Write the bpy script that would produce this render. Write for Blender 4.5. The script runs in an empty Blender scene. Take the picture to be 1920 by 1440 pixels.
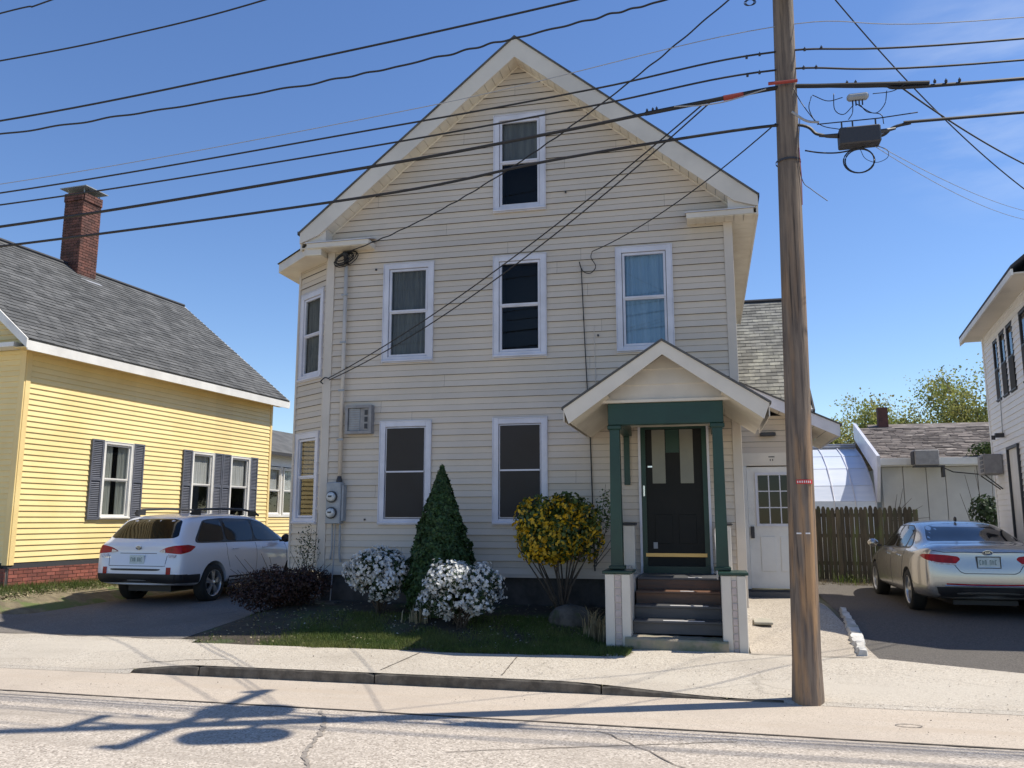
import bpy, math, random
import numpy as np
from mathutils import Vector, Matrix
from mathutils.bvhtree import BVHTree
from mathutils.geometry import delaunay_2d_cdt
R = math.radians
rnd = random.Random(7); nr = np.random.RandomState(11)
sc = bpy.context.scene
col = sc.collection

# ---------------------------------------------------------------- camera, sky, sun, exposure
cd = bpy.data.cameras.new('camera'); cd.sensor_width = 36.0; cd.lens = 1562.9/1920*36
cd.clip_start = 0.05; cd.clip_end = 900
cam = bpy.data.objects.new('camera', cd); col.objects.link(cam)
cam.location = (0, 0, 1.65); cam.rotation_euler = (R(90+9.216), 0, R(13.144))
sc.camera = cam
SX, SY = 0.63, 0.245                                   # towards the sun, per metre of height
SAZ, SEL = math.atan2(SX, SY), math.atan2(1, math.hypot(SX, SY))
w = bpy.data.worlds.new('World'); sc.world = w; w.use_nodes = True
nt = w.node_tree; N = nt.nodes; L = nt.links
for n in list(N): N.remove(n)
wo = N.new('ShaderNodeOutputWorld'); bg = N.new('ShaderNodeBackground'); sky = N.new('ShaderNodeTexSky')
sky.sky_type = 'NISHITA'; sky.sun_disc = False; sky.sun_elevation = SEL; sky.sun_rotation = SAZ
sky.altitude = 50; sky.air_density = 1.0; sky.dust_density = 0.05; sky.ozone_density = 3.0
tc = N.new('ShaderNodeTexCoord'); mp = N.new('ShaderNodeMapping'); mp.inputs['Scale'].default_value = (1.6, 1.6, 7.5)
nz = N.new('ShaderNodeTexNoise'); nz.inputs['Scale'].default_value = 1.7; nz.inputs['Detail'].default_value = 7; nz.inputs['Roughness'].default_value = 0.58
cr = N.new('ShaderNodeValToRGB'); cr.color_ramp.elements[0].position = 0.42; cr.color_ramp.elements[1].position = 0.70
cr.color_ramp.elements[0].color = (0, 0, 0, 1); cr.color_ramp.elements[1].color = (0.40, 0.40, 0.40, 1)
mx = N.new('ShaderNodeMix'); mx.data_type = 'RGBA'; mx.inputs[7].default_value = (6.5, 6.9, 7.3, 1)
L.new(tc.outputs['Generated'], mp.inputs['Vector']); L.new(mp.outputs[0], nz.inputs['Vector']); L.new(nz.outputs[0], cr.inputs[0])
vd = N.new('ShaderNodeVectorMath'); vd.operation = 'DOT_PRODUCT'; vd.inputs[1].default_value = Vector((0.299, 0.856, 0.422)).normalized()
L.new(tc.outputs['Generated'], vd.inputs[0]); vr = N.new('ShaderNodeMapRange'); vr.inputs['From Min'].default_value = 0.990; vr.inputs['From Max'].default_value = 1.0; L.new(vd.outputs['Value'], vr.inputs['Value'])
vm_ = N.new('ShaderNodeMath'); vm_.operation = 'MULTIPLY'; L.new(cr.outputs[0], vm_.inputs[0]); L.new(vr.outputs[0], vm_.inputs[1]); L.new(vm_.outputs[0], mx.inputs[0]); hs = N.new('ShaderNodeHueSaturation'); hs.inputs['Saturation'].default_value = 1.14; hs.inputs['Hue'].default_value = 0.508; L.new(sky.outputs[0], hs.inputs['Color']); L.new(hs.outputs[0], mx.inputs[6]); L.new(mx.outputs[2], bg.inputs[0])
bg.inputs[1].default_value = 0.132; L.new(bg.outputs[0], wo.inputs[0])
sd = bpy.data.lights.new('sun', 'SUN'); sd.energy = 5.0; sd.angle = R(0.5); sd.color = (1, 0.94, 0.83)
sun = bpy.data.objects.new('sun', sd); col.objects.link(sun); sun.location = (20, 10, 30)
sun.rotation_euler = Vector((SX, SY, 1)).to_track_quat('Z', 'Y').to_euler()
sc.view_settings.view_transform = 'Standard'; sc.view_settings.look = 'None'
sc.view_settings.exposure = 0.30; sc.view_settings.gamma = 1.0; sc.view_settings.use_curve_mapping = False
sc.cycles.max_bounces = 6; sc.cycles.transparent_max_bounces = 12

# ---------------------------------------------------------------- materials
MATS = {}
def mat(name, c, rough=0.6, c2=None, scale=6.0, detail=6, rng=(0.35, 0.65), bump=0.0, bscale=None, metal=0.0,
        stretch=(1, 1, 1), island=0.0, objrand=0.0, spec=0.5, coat=0.0, c3=None, s3=1.2, r3=(0.5, 0.7), coord='Position',
        transl=0.0, grain=0.0, gscale=120):
    m = bpy.data.materials.new(name); MATS[name] = m; m.use_nodes = True
    t = m.node_tree; n = t.nodes; l = t.links; b = n['Principled BSDF']
    b.inputs['Roughness'].default_value = rough; b.inputs['Metallic'].default_value = metal
    b.inputs['Specular IOR Level'].default_value = spec; b.inputs['Coat Weight'].default_value = coat
    b.inputs['Coat Roughness'].default_value = 0.04
    if coord == 'Position': src = n.new('ShaderNodeNewGeometry').outputs['Position']
    else: src = n.new('ShaderNodeTexCoord').outputs['Object']
    mpn = n.new('ShaderNodeMapping'); mpn.inputs['Scale'].default_value = stretch; l.new(src, mpn.inputs['Vector'])
    rgb = n.new('ShaderNodeRGB'); rgb.outputs[0].default_value = (*c, 1); out = rgb.outputs[0]
    def noise(s, d=5, ro=0.6):
        q = n.new('ShaderNodeTexNoise'); q.inputs['Scale'].default_value = s; q.inputs['Detail'].default_value = d
        q.inputs['Roughness'].default_value = ro; l.new(mpn.outputs[0], q.inputs['Vector']); return q.outputs[0]
    def ramp(f, a, b_):
        q = n.new('ShaderNodeMapRange'); q.inputs['From Min'].default_value = a; q.inputs['From Max'].default_value = b_
        q.interpolation_type = 'SMOOTHSTEP'; l.new(f, q.inputs['Value']); return q.outputs[0]
    def mixc(f, a, bcol, mode='MIX'):
        q = n.new('ShaderNodeMix'); q.data_type = 'RGBA'; q.blend_type = mode
        if hasattr(f, 'links'): l.new(f, q.inputs[0])
        else: q.inputs[0].default_value = f
        l.new(a, q.inputs[6])
        if hasattr(bcol, 'links'): l.new(bcol, q.inputs[7])
        else: q.inputs[7].default_value = (*bcol, 1)
        return q.outputs[2]
    if c2: out = mixc(ramp(noise(scale, detail), *rng), out, c2)
    if c3: out = mixc(ramp(noise(s3, 6), *r3), out, c3)
    def vary(f, amt, o):
        q = n.new('ShaderNodeMapRange'); q.inputs['To Min'].default_value = 1-amt; q.inputs['To Max'].default_value = 1+amt; l.new(f, q.inputs['Value'])
        h = n.new('ShaderNodeVectorMath'); h.operation = 'SCALE'; l.new(o, h.inputs[0]); l.new(q.outputs[0], h.inputs['Scale']); return h.outputs[0]
    if island: out = vary(n.new('ShaderNodeNewGeometry').outputs['Random Per Island'], island, out)
    if objrand: out = vary(n.new('ShaderNodeObjectInfo').outputs['Random'], objrand, out)
    if grain: out = vary(noise(gscale, 3, 0.8), grain, out)
    l.new(out, b.inputs['Base Color'])
    if bump:
        bn = n.new('ShaderNodeBump'); bn.inputs['Strength'].default_value = bump; bn.inputs['Distance'].default_value = 0.01
        l.new(noise(bscale or scale*4, 5), bn.inputs['Height']); l.new(bn.outputs[0], b.inputs['Normal'])
    if transl:
        tr = n.new('ShaderNodeBsdfTranslucent'); l.new(out, tr.inputs[0]); ms = n.new('ShaderNodeMixShader'); ms.inputs[0].default_value = transl
        l.new(b.outputs[0], ms.inputs[1]); l.new(tr.outputs[0], ms.inputs[2]); l.new(ms.outputs[0], n['Material Output'].inputs[0])
    return m
def glass(name, tint, refl=0.06, rough=0.02):
    m = bpy.data.materials.new(name); MATS[name] = m; m.use_nodes = True
    t = m.node_tree; n = t.nodes; l = t.links; n.remove(n['Principled BSDF'])
    tr = n.new('ShaderNodeBsdfTransparent'); tr.inputs[0].default_value = (*tint, 1)
    gl = n.new('ShaderNodeBsdfGlossy'); gl.inputs['Roughness'].default_value = rough
    lw = n.new('ShaderNodeLayerWeight'); lw.inputs[0].default_value = 0.5
    fr = n.new('ShaderNodeMath'); fr.operation = 'POWER'; fr.inputs[1].default_value = 5.0; l.new(lw.outputs['Facing'], fr.inputs[0])
    ad = n.new('ShaderNodeMath'); ad.operation = 'MULTIPLY_ADD'; ad.use_clamp = True; ad.inputs[1].default_value = 1-refl; ad.inputs[2].default_value = refl; l.new(fr.outputs[0], ad.inputs[0])
    ms = n.new('ShaderNodeMixShader'); l.new(ad.outputs[0], ms.inputs[0]); l.new(tr.outputs[0], ms.inputs[1]); l.new(gl.outputs[0], ms.inputs[2])
    l.new(ms.outputs[0], n['Material Output'].inputs[0]); return m

mat('vinyl', (0.62, 0.535, 0.435), 0.5, (0.555, 0.485, 0.40), 0.7, 6, island=0.02, objrand=0.035, bump=0.05, bscale=60, c3=(0.52, 0.465, 0.395), s3=0.35, r3=(0.58, 0.8))
mat('vinyl_trim', (0.60, 0.535, 0.46), 0.5, (0.53, 0.475, 0.41), 1.3)
mat('soffit', (0.74, 0.68, 0.56), 0.5, (0.64, 0.57, 0.46), 2.2)
mat('fascia', (0.70, 0.64, 0.55), 0.4, (0.60, 0.55, 0.475), 1.1, c3=(0.52, 0.48, 0.42), s3=0.9, r3=(0.6, 0.85))
mat('white_trim', (0.66, 0.66, 0.72), 0.4, (0.56, 0.56, 0.61), 2.0)
mat('white_paint', (0.78, 0.76, 0.71), 0.5, (0.66, 0.64, 0.60), 1.5)
mat('yellow', (0.83, 0.66, 0.315), 0.5, (0.78, 0.60, 0.26), 0.9, island=0.04, objrand=0.03)
mat('yellow_trim', (0.86, 0.66, 0.30), 0.5, (0.78, 0.58, 0.25), 1.2)
mat('grey_roof', (0.070, 0.071, 0.070), 0.9, (0.11, 0.11, 0.108), 2.5, island=0.28, grain=0.35, gscale=60)
mat('ell_shingle', (0.15, 0.148, 0.135), 0.9, (0.22, 0.215, 0.185), 5.0, objrand=0.3, c3=(0.29, 0.285, 0.235), s3=2.6, r3=(0.52, 0.66), grain=0.3, gscale=60)
mat('brown_roof', (0.20, 0.17, 0.15), 0.9, (0.12, 0.10, 0.09), 3.0, island=0.4, c3=(0.34, 0.30, 0.26), s3=3.5, r3=(0.55, 0.72), grain=0.3, gscale=40, stretch=(1, 1, 3))
mat('dark_edge', (0.04, 0.04, 0.045), 0.8)
mat('brick', (0.155, 0.060, 0.042), 0.85, (0.095, 0.042, 0.033), 4, island=0.35, bump=0.4, bscale=60)
mat('mortar', (0.22, 0.18, 0.155), 0.95, (0.16, 0.135, 0.12), 9)
mat('brick_painted', (0.27, 0.085, 0.06), 0.85, (0.19, 0.065, 0.05), 5, island=0.3, bump=0.3, bscale=50)
mat('shutter', (0.085, 0.092, 0.115), 0.45, (0.12, 0.125, 0.15), 4)
mat('curtain_white', (0.72, 0.70, 0.64), 0.8, (0.58, 0.56, 0.50), 3, stretch=(6, 6, 0.6), transl=0.2)
mat('curtain_grey', (0.21, 0.21, 0.20), 0.9, (0.15, 0.15, 0.15), 3, stretch=(5, 5, 0.5))
mat('curtain_blue', (0.22, 0.36, 0.46), 0.9, (0.30, 0.44, 0.54), 2, stretch=(6, 6, 0.4))
mat('screen_dark', (0.050, 0.047, 0.042), 0.7, (0.062, 0.058, 0.05), 2)
mat('felt', (0.10, 0.09, 0.08), 0.95)
mat('interior', (0.012, 0.013, 0.015), 0.9)
glass('window_glass', (0.72, 0.76, 0.76), 0.022)
glass('bright_glass', (0.80, 0.83, 0.86), 0.10)
mat('screen_mesh', (0.050, 0.046, 0.042), 0.75, (0.048, 0.043, 0.038), 3, spec=0.2)
mat('green_paint', (0.006, 0.034, 0.024), 0.35, (0.009, 0.046, 0.032), 2.2, bump=0.05, bscale=40)
mat('door_dark', (0.012, 0.0125, 0.012), 0.5, (0.015, 0.015, 0.014), 2, spec=0.2)
mat('door_lite', (0.20, 0.195, 0.155), 0.3, (0.17, 0.165, 0.135), 2)
mat('brass', (0.78, 0.48, 0.16), 0.35, metal=0.3)
mat('chrome', (0.75, 0.76, 0.78), 0.2, metal=1.0)
mat('step_brown', (0.16, 0.075, 0.040), 0.5, (0.075, 0.05, 0.04), 3.0, stretch=(0.4, 3, 3), c3=(0.04, 0.038, 0.038), s3=1.0, r3=(0.55, 0.75), bump=0.1)
mat('step_grey', (0.060, 0.062, 0.068), 0.5, (0.085, 0.085, 0.088), 3.0, stretch=(0.5, 3, 3), bump=0.1)
mat('ped_shingle', (0.55, 0.46, 0.42), 0.7, (0.45, 0.38, 0.35), 8)
mat('concrete', (0.42, 0.38, 0.31), 0.9, (0.33, 0.31, 0.25), 5, bump=0.35, bscale=60, grain=0.2, gscale=90)
mat('concrete_mossy', (0.24, 0.23, 0.16), 0.9, (0.30, 0.25, 0.19), 5, bump=0.35, bscale=60, c3=(0.14, 0.16, 0.08), s3=3, r3=(0.5, 0.7))
mat('kerb_stone', (0.17, 0.145, 0.112), 0.95, (0.09, 0.075, 0.058), 7, bump=0.5, bscale=50, grain=0.35, gscale=110, objrand=0.1)  # shade of the street-side face is put into this dark stone colour
mat('kerb_white', (0.62, 0.60, 0.56), 0.9, (0.42, 0.40, 0.36), 5, bump=0.5, bscale=40)
mat('rock', (0.11, 0.10, 0.085), 0.95, (0.055, 0.05, 0.042), 6, bump=1.0, bscale=18, c3=(0.05, 0.06, 0.03), s3=5, r3=(0.5, 0.65))
mat('soil', (0.040, 0.031, 0.021), 1.0, (0.060, 0.048, 0.032), 5, bump=0.8, bscale=30, c3=(0.05, 0.065, 0.022), s3=1.6, r3=(0.5, 0.62), grain=0.4, gscale=60)
mat('straw_soil', (0.20, 0.165, 0.10), 1.0, (0.13, 0.105, 0.065), 6, bump=0.8, bscale=30, c3=(0.10, 0.13, 0.04), s3=1.8, r3=(0.48, 0.6), grain=0.4, gscale=50)
mat('far_ground', (0.10, 0.11, 0.06), 1.0, (0.14, 0.12, 0.08), 0.6)
mat('meter_grey', (0.33, 0.35, 0.37), 0.5, (0.27, 0.29, 0.31), 8)
mat('dark_metal', (0.035, 0.035, 0.04), 0.5)
mat('cable', (0.012, 0.012, 0.014), 0.55)
mat('cable_red', (0.30, 0.04, 0.03), 0.6)
mat('cable_light', (0.30, 0.31, 0.33), 0.5)
mat('dial', (0.62, 0.64, 0.64), 0.3, (0.4, 0.42, 0.42), 20)
mat('ac_beige', (0.30, 0.29, 0.28), 0.6, (0.24, 0.23, 0.23), 8)
mat('fence_wood', (0.095, 0.080, 0.055), 0.9, (0.055, 0.050, 0.038), 5, stretch=(3, 3, 0.4), objrand=0.35, bump=0.4, c3=(0.10, 0.12, 0.045), s3=2.5, r3=(0.5, 0.7))
mat('white_wall', (0.84, 0.83, 0.82), 0.5, (0.78, 0.77, 0.75), 0.8, island=0.02, objrand=0.02)
mat('garage_wall', (0.56, 0.55, 0.52), 0.6, (0.48, 0.47, 0.45), 1.0)
mat('poly_panel', (0.80, 0.84, 0.92), 0.25, (0.70, 0.76, 0.86), 1.5, transl=0.15, stretch=(0.5, 0.5, 4))
mat('leaf_dark', (0.022, 0.045, 0.014), 0.6, (0.035, 0.065, 0.02), 9, island=0.35, transl=0.2)
mat('leaf_conifer', (0.028, 0.062, 0.016), 0.65, (0.04, 0.085, 0.02), 7, island=0.4, transl=0.15)
mat('leaf_green', (0.05, 0.085, 0.02), 0.5, (0.08, 0.12, 0.025), 6, island=0.4, transl=0.25)
mat('leaf_yellow', (0.70, 0.43, 0.014), 0.5, (0.42, 0.30, 0.02), 6, island=0.35, transl=0.3)
mat('leaf_burgundy', (0.052, 0.020, 0.016), 0.6, (0.030, 0.017, 0.012), 7, island=0.5, transl=0.2)
mat('petal', (0.82, 0.82, 0.80), 0.6, (0.70, 0.71, 0.70), 9, island=0.12, transl=0.3)
mat('twig', (0.085, 0.065, 0.045), 0.9, (0.05, 0.04, 0.03), 12)
mat('dry_leaf', (0.30, 0.25, 0.15), 0.9, (0.2, 0.17, 0.1), 9, island=0.3)
mat('grass', (0.080, 0.125, 0.022), 0.7, (0.15, 0.17, 0.045), 1.5, island=0.45, transl=0.35)
mat('spring_leaf', (0.26, 0.31, 0.075), 0.7, (0.36, 0.33, 0.11), 0.8, island=0.4, transl=0.4)
mat('bark', (0.16, 0.13, 0.10), 0.95, (0.10, 0.085, 0.065), 4, stretch=(2, 2, 0.5), bump=0.5)
mat('car_white', (0.72, 0.74, 0.80), 0.3, coat=0.7, coord='Object')
mat('car_silver', (0.50, 0.485, 0.455), 0.27, metal=0.75, coat=0.8, coord='Object')
mat('car_glass', (0.006, 0.008, 0.009), 0.05, spec=0.38)
mat('black_plastic', (0.018, 0.018, 0.02), 0.5)
mat('rubber', (0.014, 0.014, 0.014), 0.8, bump=0.2, bscale=50)
mat('rim', (0.48, 0.49, 0.51), 0.3, metal=0.8)
mat('tail_red', (0.42, 0.010, 0.014), 0.2, (0.24, 0.006, 0.010), 9, spec=0.25, coord='Object')
mat('tail_clear', (0.66, 0.60, 0.60), 0.1, (0.4, 0.3, 0.3), 30, coat=1.0, coord='Object')
mat('plate', (0.60, 0.66, 0.66), 0.4, (0.46, 0.56, 0.55), 9, coord='Object')
mat('plate_ink', (0.04, 0.10, 0.09), 0.5)
mat('plate_frame', (0.02, 0.02, 0.02), 0.4)
mat('red_tag', (0.55, 0.03, 0.03), 0.5)
mat('tag_white', (0.75, 0.72, 0.70), 0.5)
mat('terracotta', (0.26, 0.1, 0.06), 0.9)

# utility pole wood: dark grey weathered, warm orange patches at random over the lower shaft
def pole_mat():
    m = mat('pole_wood', (0.225, 0.170, 0.125), 0.8, (0.115, 0.088, 0.070), 5.0, 8, stretch=(5, 5, 0.28), bump=0.7, bscale=18)
    t = m.node_tree; n = t.nodes; l = t.links; b = n['Principled BSDF']; old = b.inputs['Base Color'].links[0].from_socket
    ge = n.new('ShaderNodeNewGeometry'); sp = n.new('ShaderNodeSeparateXYZ'); l.new(ge.outputs['Position'], sp.inputs[0])
    mz = n.new('ShaderNodeMapRange'); mz.inputs['From Min'].default_value = 2.2; mz.inputs['From Max'].default_value = 5.0; mz.inputs['To Min'].default_value = 1; mz.inputs['To Max'].default_value = 0
    l.new(sp.outputs['Z'], mz.inputs['Value'])
    nx = n.new('ShaderNodeTexNoise'); nx.inputs['Scale'].default_value = 2.2; nx.inputs['Detail'].default_value = 6
    mpp = n.new('ShaderNodeMapping'); mpp.inputs['Scale'].default_value = (4.5, 4.5, 0.55); l.new(ge.outputs['Position'], mpp.inputs['Vector']); l.new(mpp.outputs[0], nx.inputs['Vector'])
    rr = n.new('ShaderNodeMapRange'); rr.inputs['From Min'].default_value = 0.47; rr.inputs['From Max'].default_value = 0.66; l.new(nx.outputs[0], rr.inputs['Value'])
    mm = n.new('ShaderNodeMath'); mm.operation = 'MULTIPLY'; l.new(mz.outputs[0], mm.inputs[0]); l.new(rr.outputs[0], mm.inputs[1])
    mi = n.new('ShaderNodeMix'); mi.data_type = 'RGBA'; l.new(mm.outputs[0], mi.inputs[0]); l.new(old, mi.inputs[6]); mi.inputs[7].default_value = (0.40, 0.235, 0.115, 1)
    # fine drying cracks
    nc = n.new('ShaderNodeTexNoise'); nc.inputs['Scale'].default_value = 6; nc.inputs['Detail'].default_value = 9; nc.inputs['Roughness'].default_value = 0.7
    mp2 = n.new('ShaderNodeMapping'); mp2.inputs['Scale'].default_value = (9, 9, 0.16); l.new(ge.outputs['Position'], mp2.inputs['Vector']); l.new(mp2.outputs[0], nc.inputs['Vector'])
    r2 = n.new('ShaderNodeMapRange'); r2.inputs['From Min'].default_value = 0.36; r2.inputs['From Max'].default_value = 0.44; r2.inputs['To Min'].default_value = 0.35; r2.inputs['To Max'].default_value = 1
    l.new(nc.outputs[0], r2.inputs['Value'])
    vm = n.new('ShaderNodeVectorMath'); vm.operation = 'SCALE'; l.new(mi.outputs[2], vm.inputs[0]); l.new(r2.outputs[0], vm.inputs['Scale']); l.new(vm.outputs[0], b.inputs['Base Color'])
pole_mat()

# paving: aggregate speckle + broad stains + crack network
def paving(name, base, spot, dark, stain, crack=0.0, bump=0.5, streak=None, pale=None, gs=75):
    m = bpy.data.materials.new(name); MATS[name] = m; m.use_nodes = True
    t = m.node_tree; n = t.nodes; l = t.links; b = n['Principled BSDF']; b.inputs['Roughness'].default_value = 0.92; b.inputs['Specular IOR Level'].default_value = 0.25
    ge = n.new('ShaderNodeNewGeometry'); P = ge.outputs['Position']
    def noise(s, d=5, ro=0.6, st=None):
        q = n.new('ShaderNodeTexNoise'); q.inputs['Scale'].default_value = s; q.inputs['Detail'].default_value = d; q.inputs['Roughness'].default_value = ro
        if st: mm = n.new('ShaderNodeMapping'); mm.inputs['Scale'].default_value = st; l.new(P, mm.inputs['Vector']); l.new(mm.outputs[0], q.inputs['Vector'])
        else: l.new(P, q.inputs['Vector'])
        return q.outputs[0]
    def ramp(f, a, c, lo=0.0, hi=1.0):
        q = n.new('ShaderNodeMapRange'); q.inputs['From Min'].default_value = a; q.inputs['From Max'].default_value = c; q.inputs['To Min'].default_value = lo; q.inputs['To Max'].default_value = hi; l.new(f, q.inputs['Value']); return q.outputs[0]
    def mix(f, a, c):
        q = n.new('ShaderNodeMix'); q.data_type = 'RGBA'; l.new(f, q.inputs[0])
        if hasattr(a, 'links'): l.new(a, q.inputs[6])
        else: q.inputs[6].default_value = (*a, 1)
        if hasattr(c, 'links'): l.new(c, q.inputs[7])
        else: q.inputs[7].default_value = (*c, 1)
        return q.outputs[2]
    vo = n.new('ShaderNodeTexVoronoi'); vo.inputs['Scale'].default_value = gs; l.new(P, vo.inputs['Vector'])
    rs = n.new('ShaderNodeSeparateColor'); l.new(vo.outputs['Color'], rs.inputs[0])
    o = mix(ramp(rs.outputs[0], 0.35, 0.95), base, spot)
    o = mix(ramp(rs.outputs[1], 0.78, 0.95, 0, 0.8), o, dark)
    o = mix(ramp(noise(0.8, 7), 0.45, 0.7, 0, 0.75), o, stain)
    if pale: o = mix(ramp(noise(0.55, 6, 0.55, (0.35, 1.6, 1)), 0.5, 0.68, 0, 0.8), o, pale)
    if streak: o = mix(ramp(noise(1.6, 6, 0.6, (0.12, 1.8, 1)), 0.52, 0.66, 0, 0.7), o, streak)
    hgt = rs.outputs[2]
    if crack:
        v2 = n.new('ShaderNodeTexVoronoi'); v2.feature = 'DISTANCE_TO_EDGE'; v2.inputs['Scale'].default_value = 0.55
        nn = n.new('ShaderNodeTexNoise'); nn.inputs['Scale'].default_value = 2.5; nn.inputs['Detail'].default_value = 6; l.new(P, nn.inputs['Vector'])
        va = n.new('ShaderNodeVectorMath'); va.operation = 'MULTIPLY_ADD'; l.new(nn.outputs['Color'], va.inputs[0]); va.inputs[1].default_value = (0.5, 0.5, 0.5); l.new(P, va.inputs[2])
        l.new(va.outputs[0], v2.inputs['Vector'])
        nm = noise(0.9, 3)
        mask = ramp(nm, 0.48, 0.6); cl = ramp(v2.outputs['Distance'], 0.004, 0.012, 1, 0)
        mu = n.new('ShaderNodeMath'); mu.operation = 'MULTIPLY'; l.new(mask, mu.inputs[0]); l.new(cl, mu.inputs[1])
        m2 = n.new('ShaderNodeMath'); m2.operation = 'MULTIPLY'; l.new(mu.outputs[0], m2.inputs[0]); m2.inputs[1].default_value = crack
        o = mix(m2.outputs[0], o, (0.10, 0.085, 0.07))
    l.new(o, b.inputs['Base Color'])
    bn = n.new('ShaderNodeBump'); bn.inputs['Strength'].default_value = bump; bn.inputs['Distance'].default_value = 0.006; l.new(hgt, bn.inputs['Height']); l.new(bn.outputs[0], b.inputs['Normal'])
paving('road_asphalt', (0.40, 0.345, 0.285), (0.62, 0.55, 0.465), (0.20, 0.17, 0.14), (0.38, 0.325, 0.265), 0.15, streak=(0.33, 0.285, 0.235), gs=70)
paving('gutter_sand', (0.47, 0.40, 0.325), (0.55, 0.475, 0.385), (0.28, 0.24, 0.19), (0.40, 0.34, 0.275), 0.1, bump=0.2, streak=(0.44, 0.365, 0.285), gs=130)
paving('sidewalk', (0.45, 0.395, 0.32), (0.58, 0.53, 0.45), (0.21, 0.18, 0.15), (0.38, 0.335, 0.275), 0.22, pale=(0.50, 0.45, 0.375), gs=85)
paving('walk', (0.38, 0.33, 0.27), (0.53, 0.47, 0.39), (0.17, 0.15, 0.13), (0.33, 0.285, 0.23), 0.3, gs=75)
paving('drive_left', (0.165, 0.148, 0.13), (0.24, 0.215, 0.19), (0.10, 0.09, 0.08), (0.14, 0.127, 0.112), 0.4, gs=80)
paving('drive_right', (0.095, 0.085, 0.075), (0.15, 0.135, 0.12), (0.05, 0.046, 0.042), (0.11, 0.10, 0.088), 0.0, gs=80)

# ---------------------------------------------------------------- mesh helpers
def bev(): pass
class MB:
    def __init__(s): s.v = []; s.f = []
    def add(s, vs, fs):
        o = len(s.v); s.v += [tuple(p) for p in vs]; s.f += [tuple(i+o for i in q) for q in fs]; return s
    def quad(s, *p): return s.add(p, [tuple(range(len(p)))])
    def box(s, x0, x1, y0, y1, z0, z1, b=0.0):
        if b <= 0:
            return s.add([(x, y, z) for z in (z0, z1) for x, y in ((x0, y0), (x1, y0), (x1, y1), (x0, y1))],
                  [(0, 3, 2, 1), (4, 5, 6, 7), (0, 1, 5, 4), (1, 2, 6, 5), (2, 3, 7, 6), (3, 0, 4, 7)])
        vs = []
        for z, k in ((z0, b), (z0+b, 0), (z1-b, 0), (z1, b)):
            vs += [(x0+b, y0+k, z), (x1-b, y0+k, z), (x1-k, y0+b, z), (x1-k, y1-b, z), (x1-b, y1-k, z), (x0+b, y1-k, z), (x0+k, y1-b, z), (x0+k, y0+b, z)]
        fs = [tuple(range(7, -1, -1)), tuple(range(24, 32))]
        for r in range(3):
            for i in range(8): j = (i+1) % 8; fs.append((r*8+i, r*8+j, r*8+8+j, r*8+8+i))
        return s.add(vs, fs)
    def prism(s, poly, a, b, axis='y'):
        # poly in the plane across axis; a..b along axis
        def P(u, v, t): return {'y': (u, t, v), 'x': (t, u, v), 'z': (u, v, t)}[axis]
        n = len(poly); vs = [P(u, v, a) for u, v in poly]+[P(u, v, b) for u, v in poly]
        return s.add(vs, [tuple(range(n)), tuple(range(2*n-1, n-1, -1))]+[(i, n+i, n+(i+1) % n, (i+1) % n) for i in range(n)])
    def tube(s, pts, r, n=8, cap=True, r1=None):
        pts = [Vector(p) for p in pts]; rings = []; m = len(pts)
        up = Vector((0, 0, 1))
        for i, p in enumerate(pts):
            d = (pts[min(i+1, m-1)]-pts[max(i-1, 0)]).normalized()
            a = d.cross(up if abs(d.z) < 0.95 else Vector((1, 0, 0))).normalized(); c = d.cross(a)
            rr = r if r1 is None else r+(r1-r)*i/(m-1)
            rings.append([p+a*rr*math.cos(2*math.pi*k/n)+c*rr*math.sin(2*math.pi*k/n) for k in range(n)])
        vs = [q for g in rings for q in g]; fs = []
        for i in range(m-1):
            for k in range(n): j = (k+1) % n; fs.append((i*n+k, i*n+j, (i+1)*n+j, (i+1)*n+k))
        if cap: fs += [tuple(range(n-1, -1, -1)), tuple(range((m-1)*n, m*n))]
        return s.add(vs, fs)
    def lathe(s, prof, c=(0, 0, 0), axis='z', n=24):
        vs = []; m = len(prof)
        for k in range(n):
            a = 2*math.pi*k/n
            for r, h in prof:
                u, v = r*math.cos(a), r*math.sin(a)
                p = {'z': (u, v, h), 'x': (h, u, v), 'y': (u, h, v)}[axis]; vs.append((p[0]+c[0], p[1]+c[1], p[2]+c[2]))
        fs = []
        for k in range(n):
            j = (k+1) % n
            for i in range(m-1): fs.append((k*m+i, j*m+i, j*m+i+1, k*m+i+1))
        return s.add(vs, fs)
    def ellipsoid(s, c, rx, ry, rz, n=14, m=9, jit=0.0):
        vs = []; 
        for i in range(m+1):
            t = math.pi*i/m
            for k in range(n):
                a = 2*math.pi*k/n; q = 1+rnd.uniform(-jit, jit)
                vs.append((c[0]+rx*math.sin(t)*math.cos(a)*q, c[1]+ry*math.sin(t)*math.sin(a)*q, c[2]+rz*math.cos(t)*q))
        return s.add(vs, [(i*n+k, i*n+(k+1) % n, (i+1)*n+(k+1) % n, (i+1)*n+k) for i in range(m) for k in range(n)])
    def xf(s, M): s.v = [tuple(M @ Vector(p)) for p in s.v]; return s
    def build(s, name, m, parent=None, smooth=False, kind=None, label=None, M=None):
        if M is not None: s.xf(M)
        me = bpy.data.meshes.new(name); me.from_pydata(s.v, [], s.f)
        return link(me, name, m, parent, smooth, kind, label)
def link(me, name, m, parent=None, smooth=False, kind=None, label=None, base=None):
    if isinstance(m, str): m = MATS[m]
    if not me.materials: me.materials.append(m)
    if parent is not None:
        me.transform(world(parent).inverted())
    if smooth: me.shade_smooth()
    me.validate(); me.update()
    o = bpy.data.objects.new(name, me); col.objects.link(o); o.parent = parent
    if kind: o['kind'] = kind
    if label: o['label'] = label
    return o
def world(o):
    M = o.matrix_basis.copy()
    while o.parent: o = o.parent; M = o.matrix_basis @ M
    return M
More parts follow.
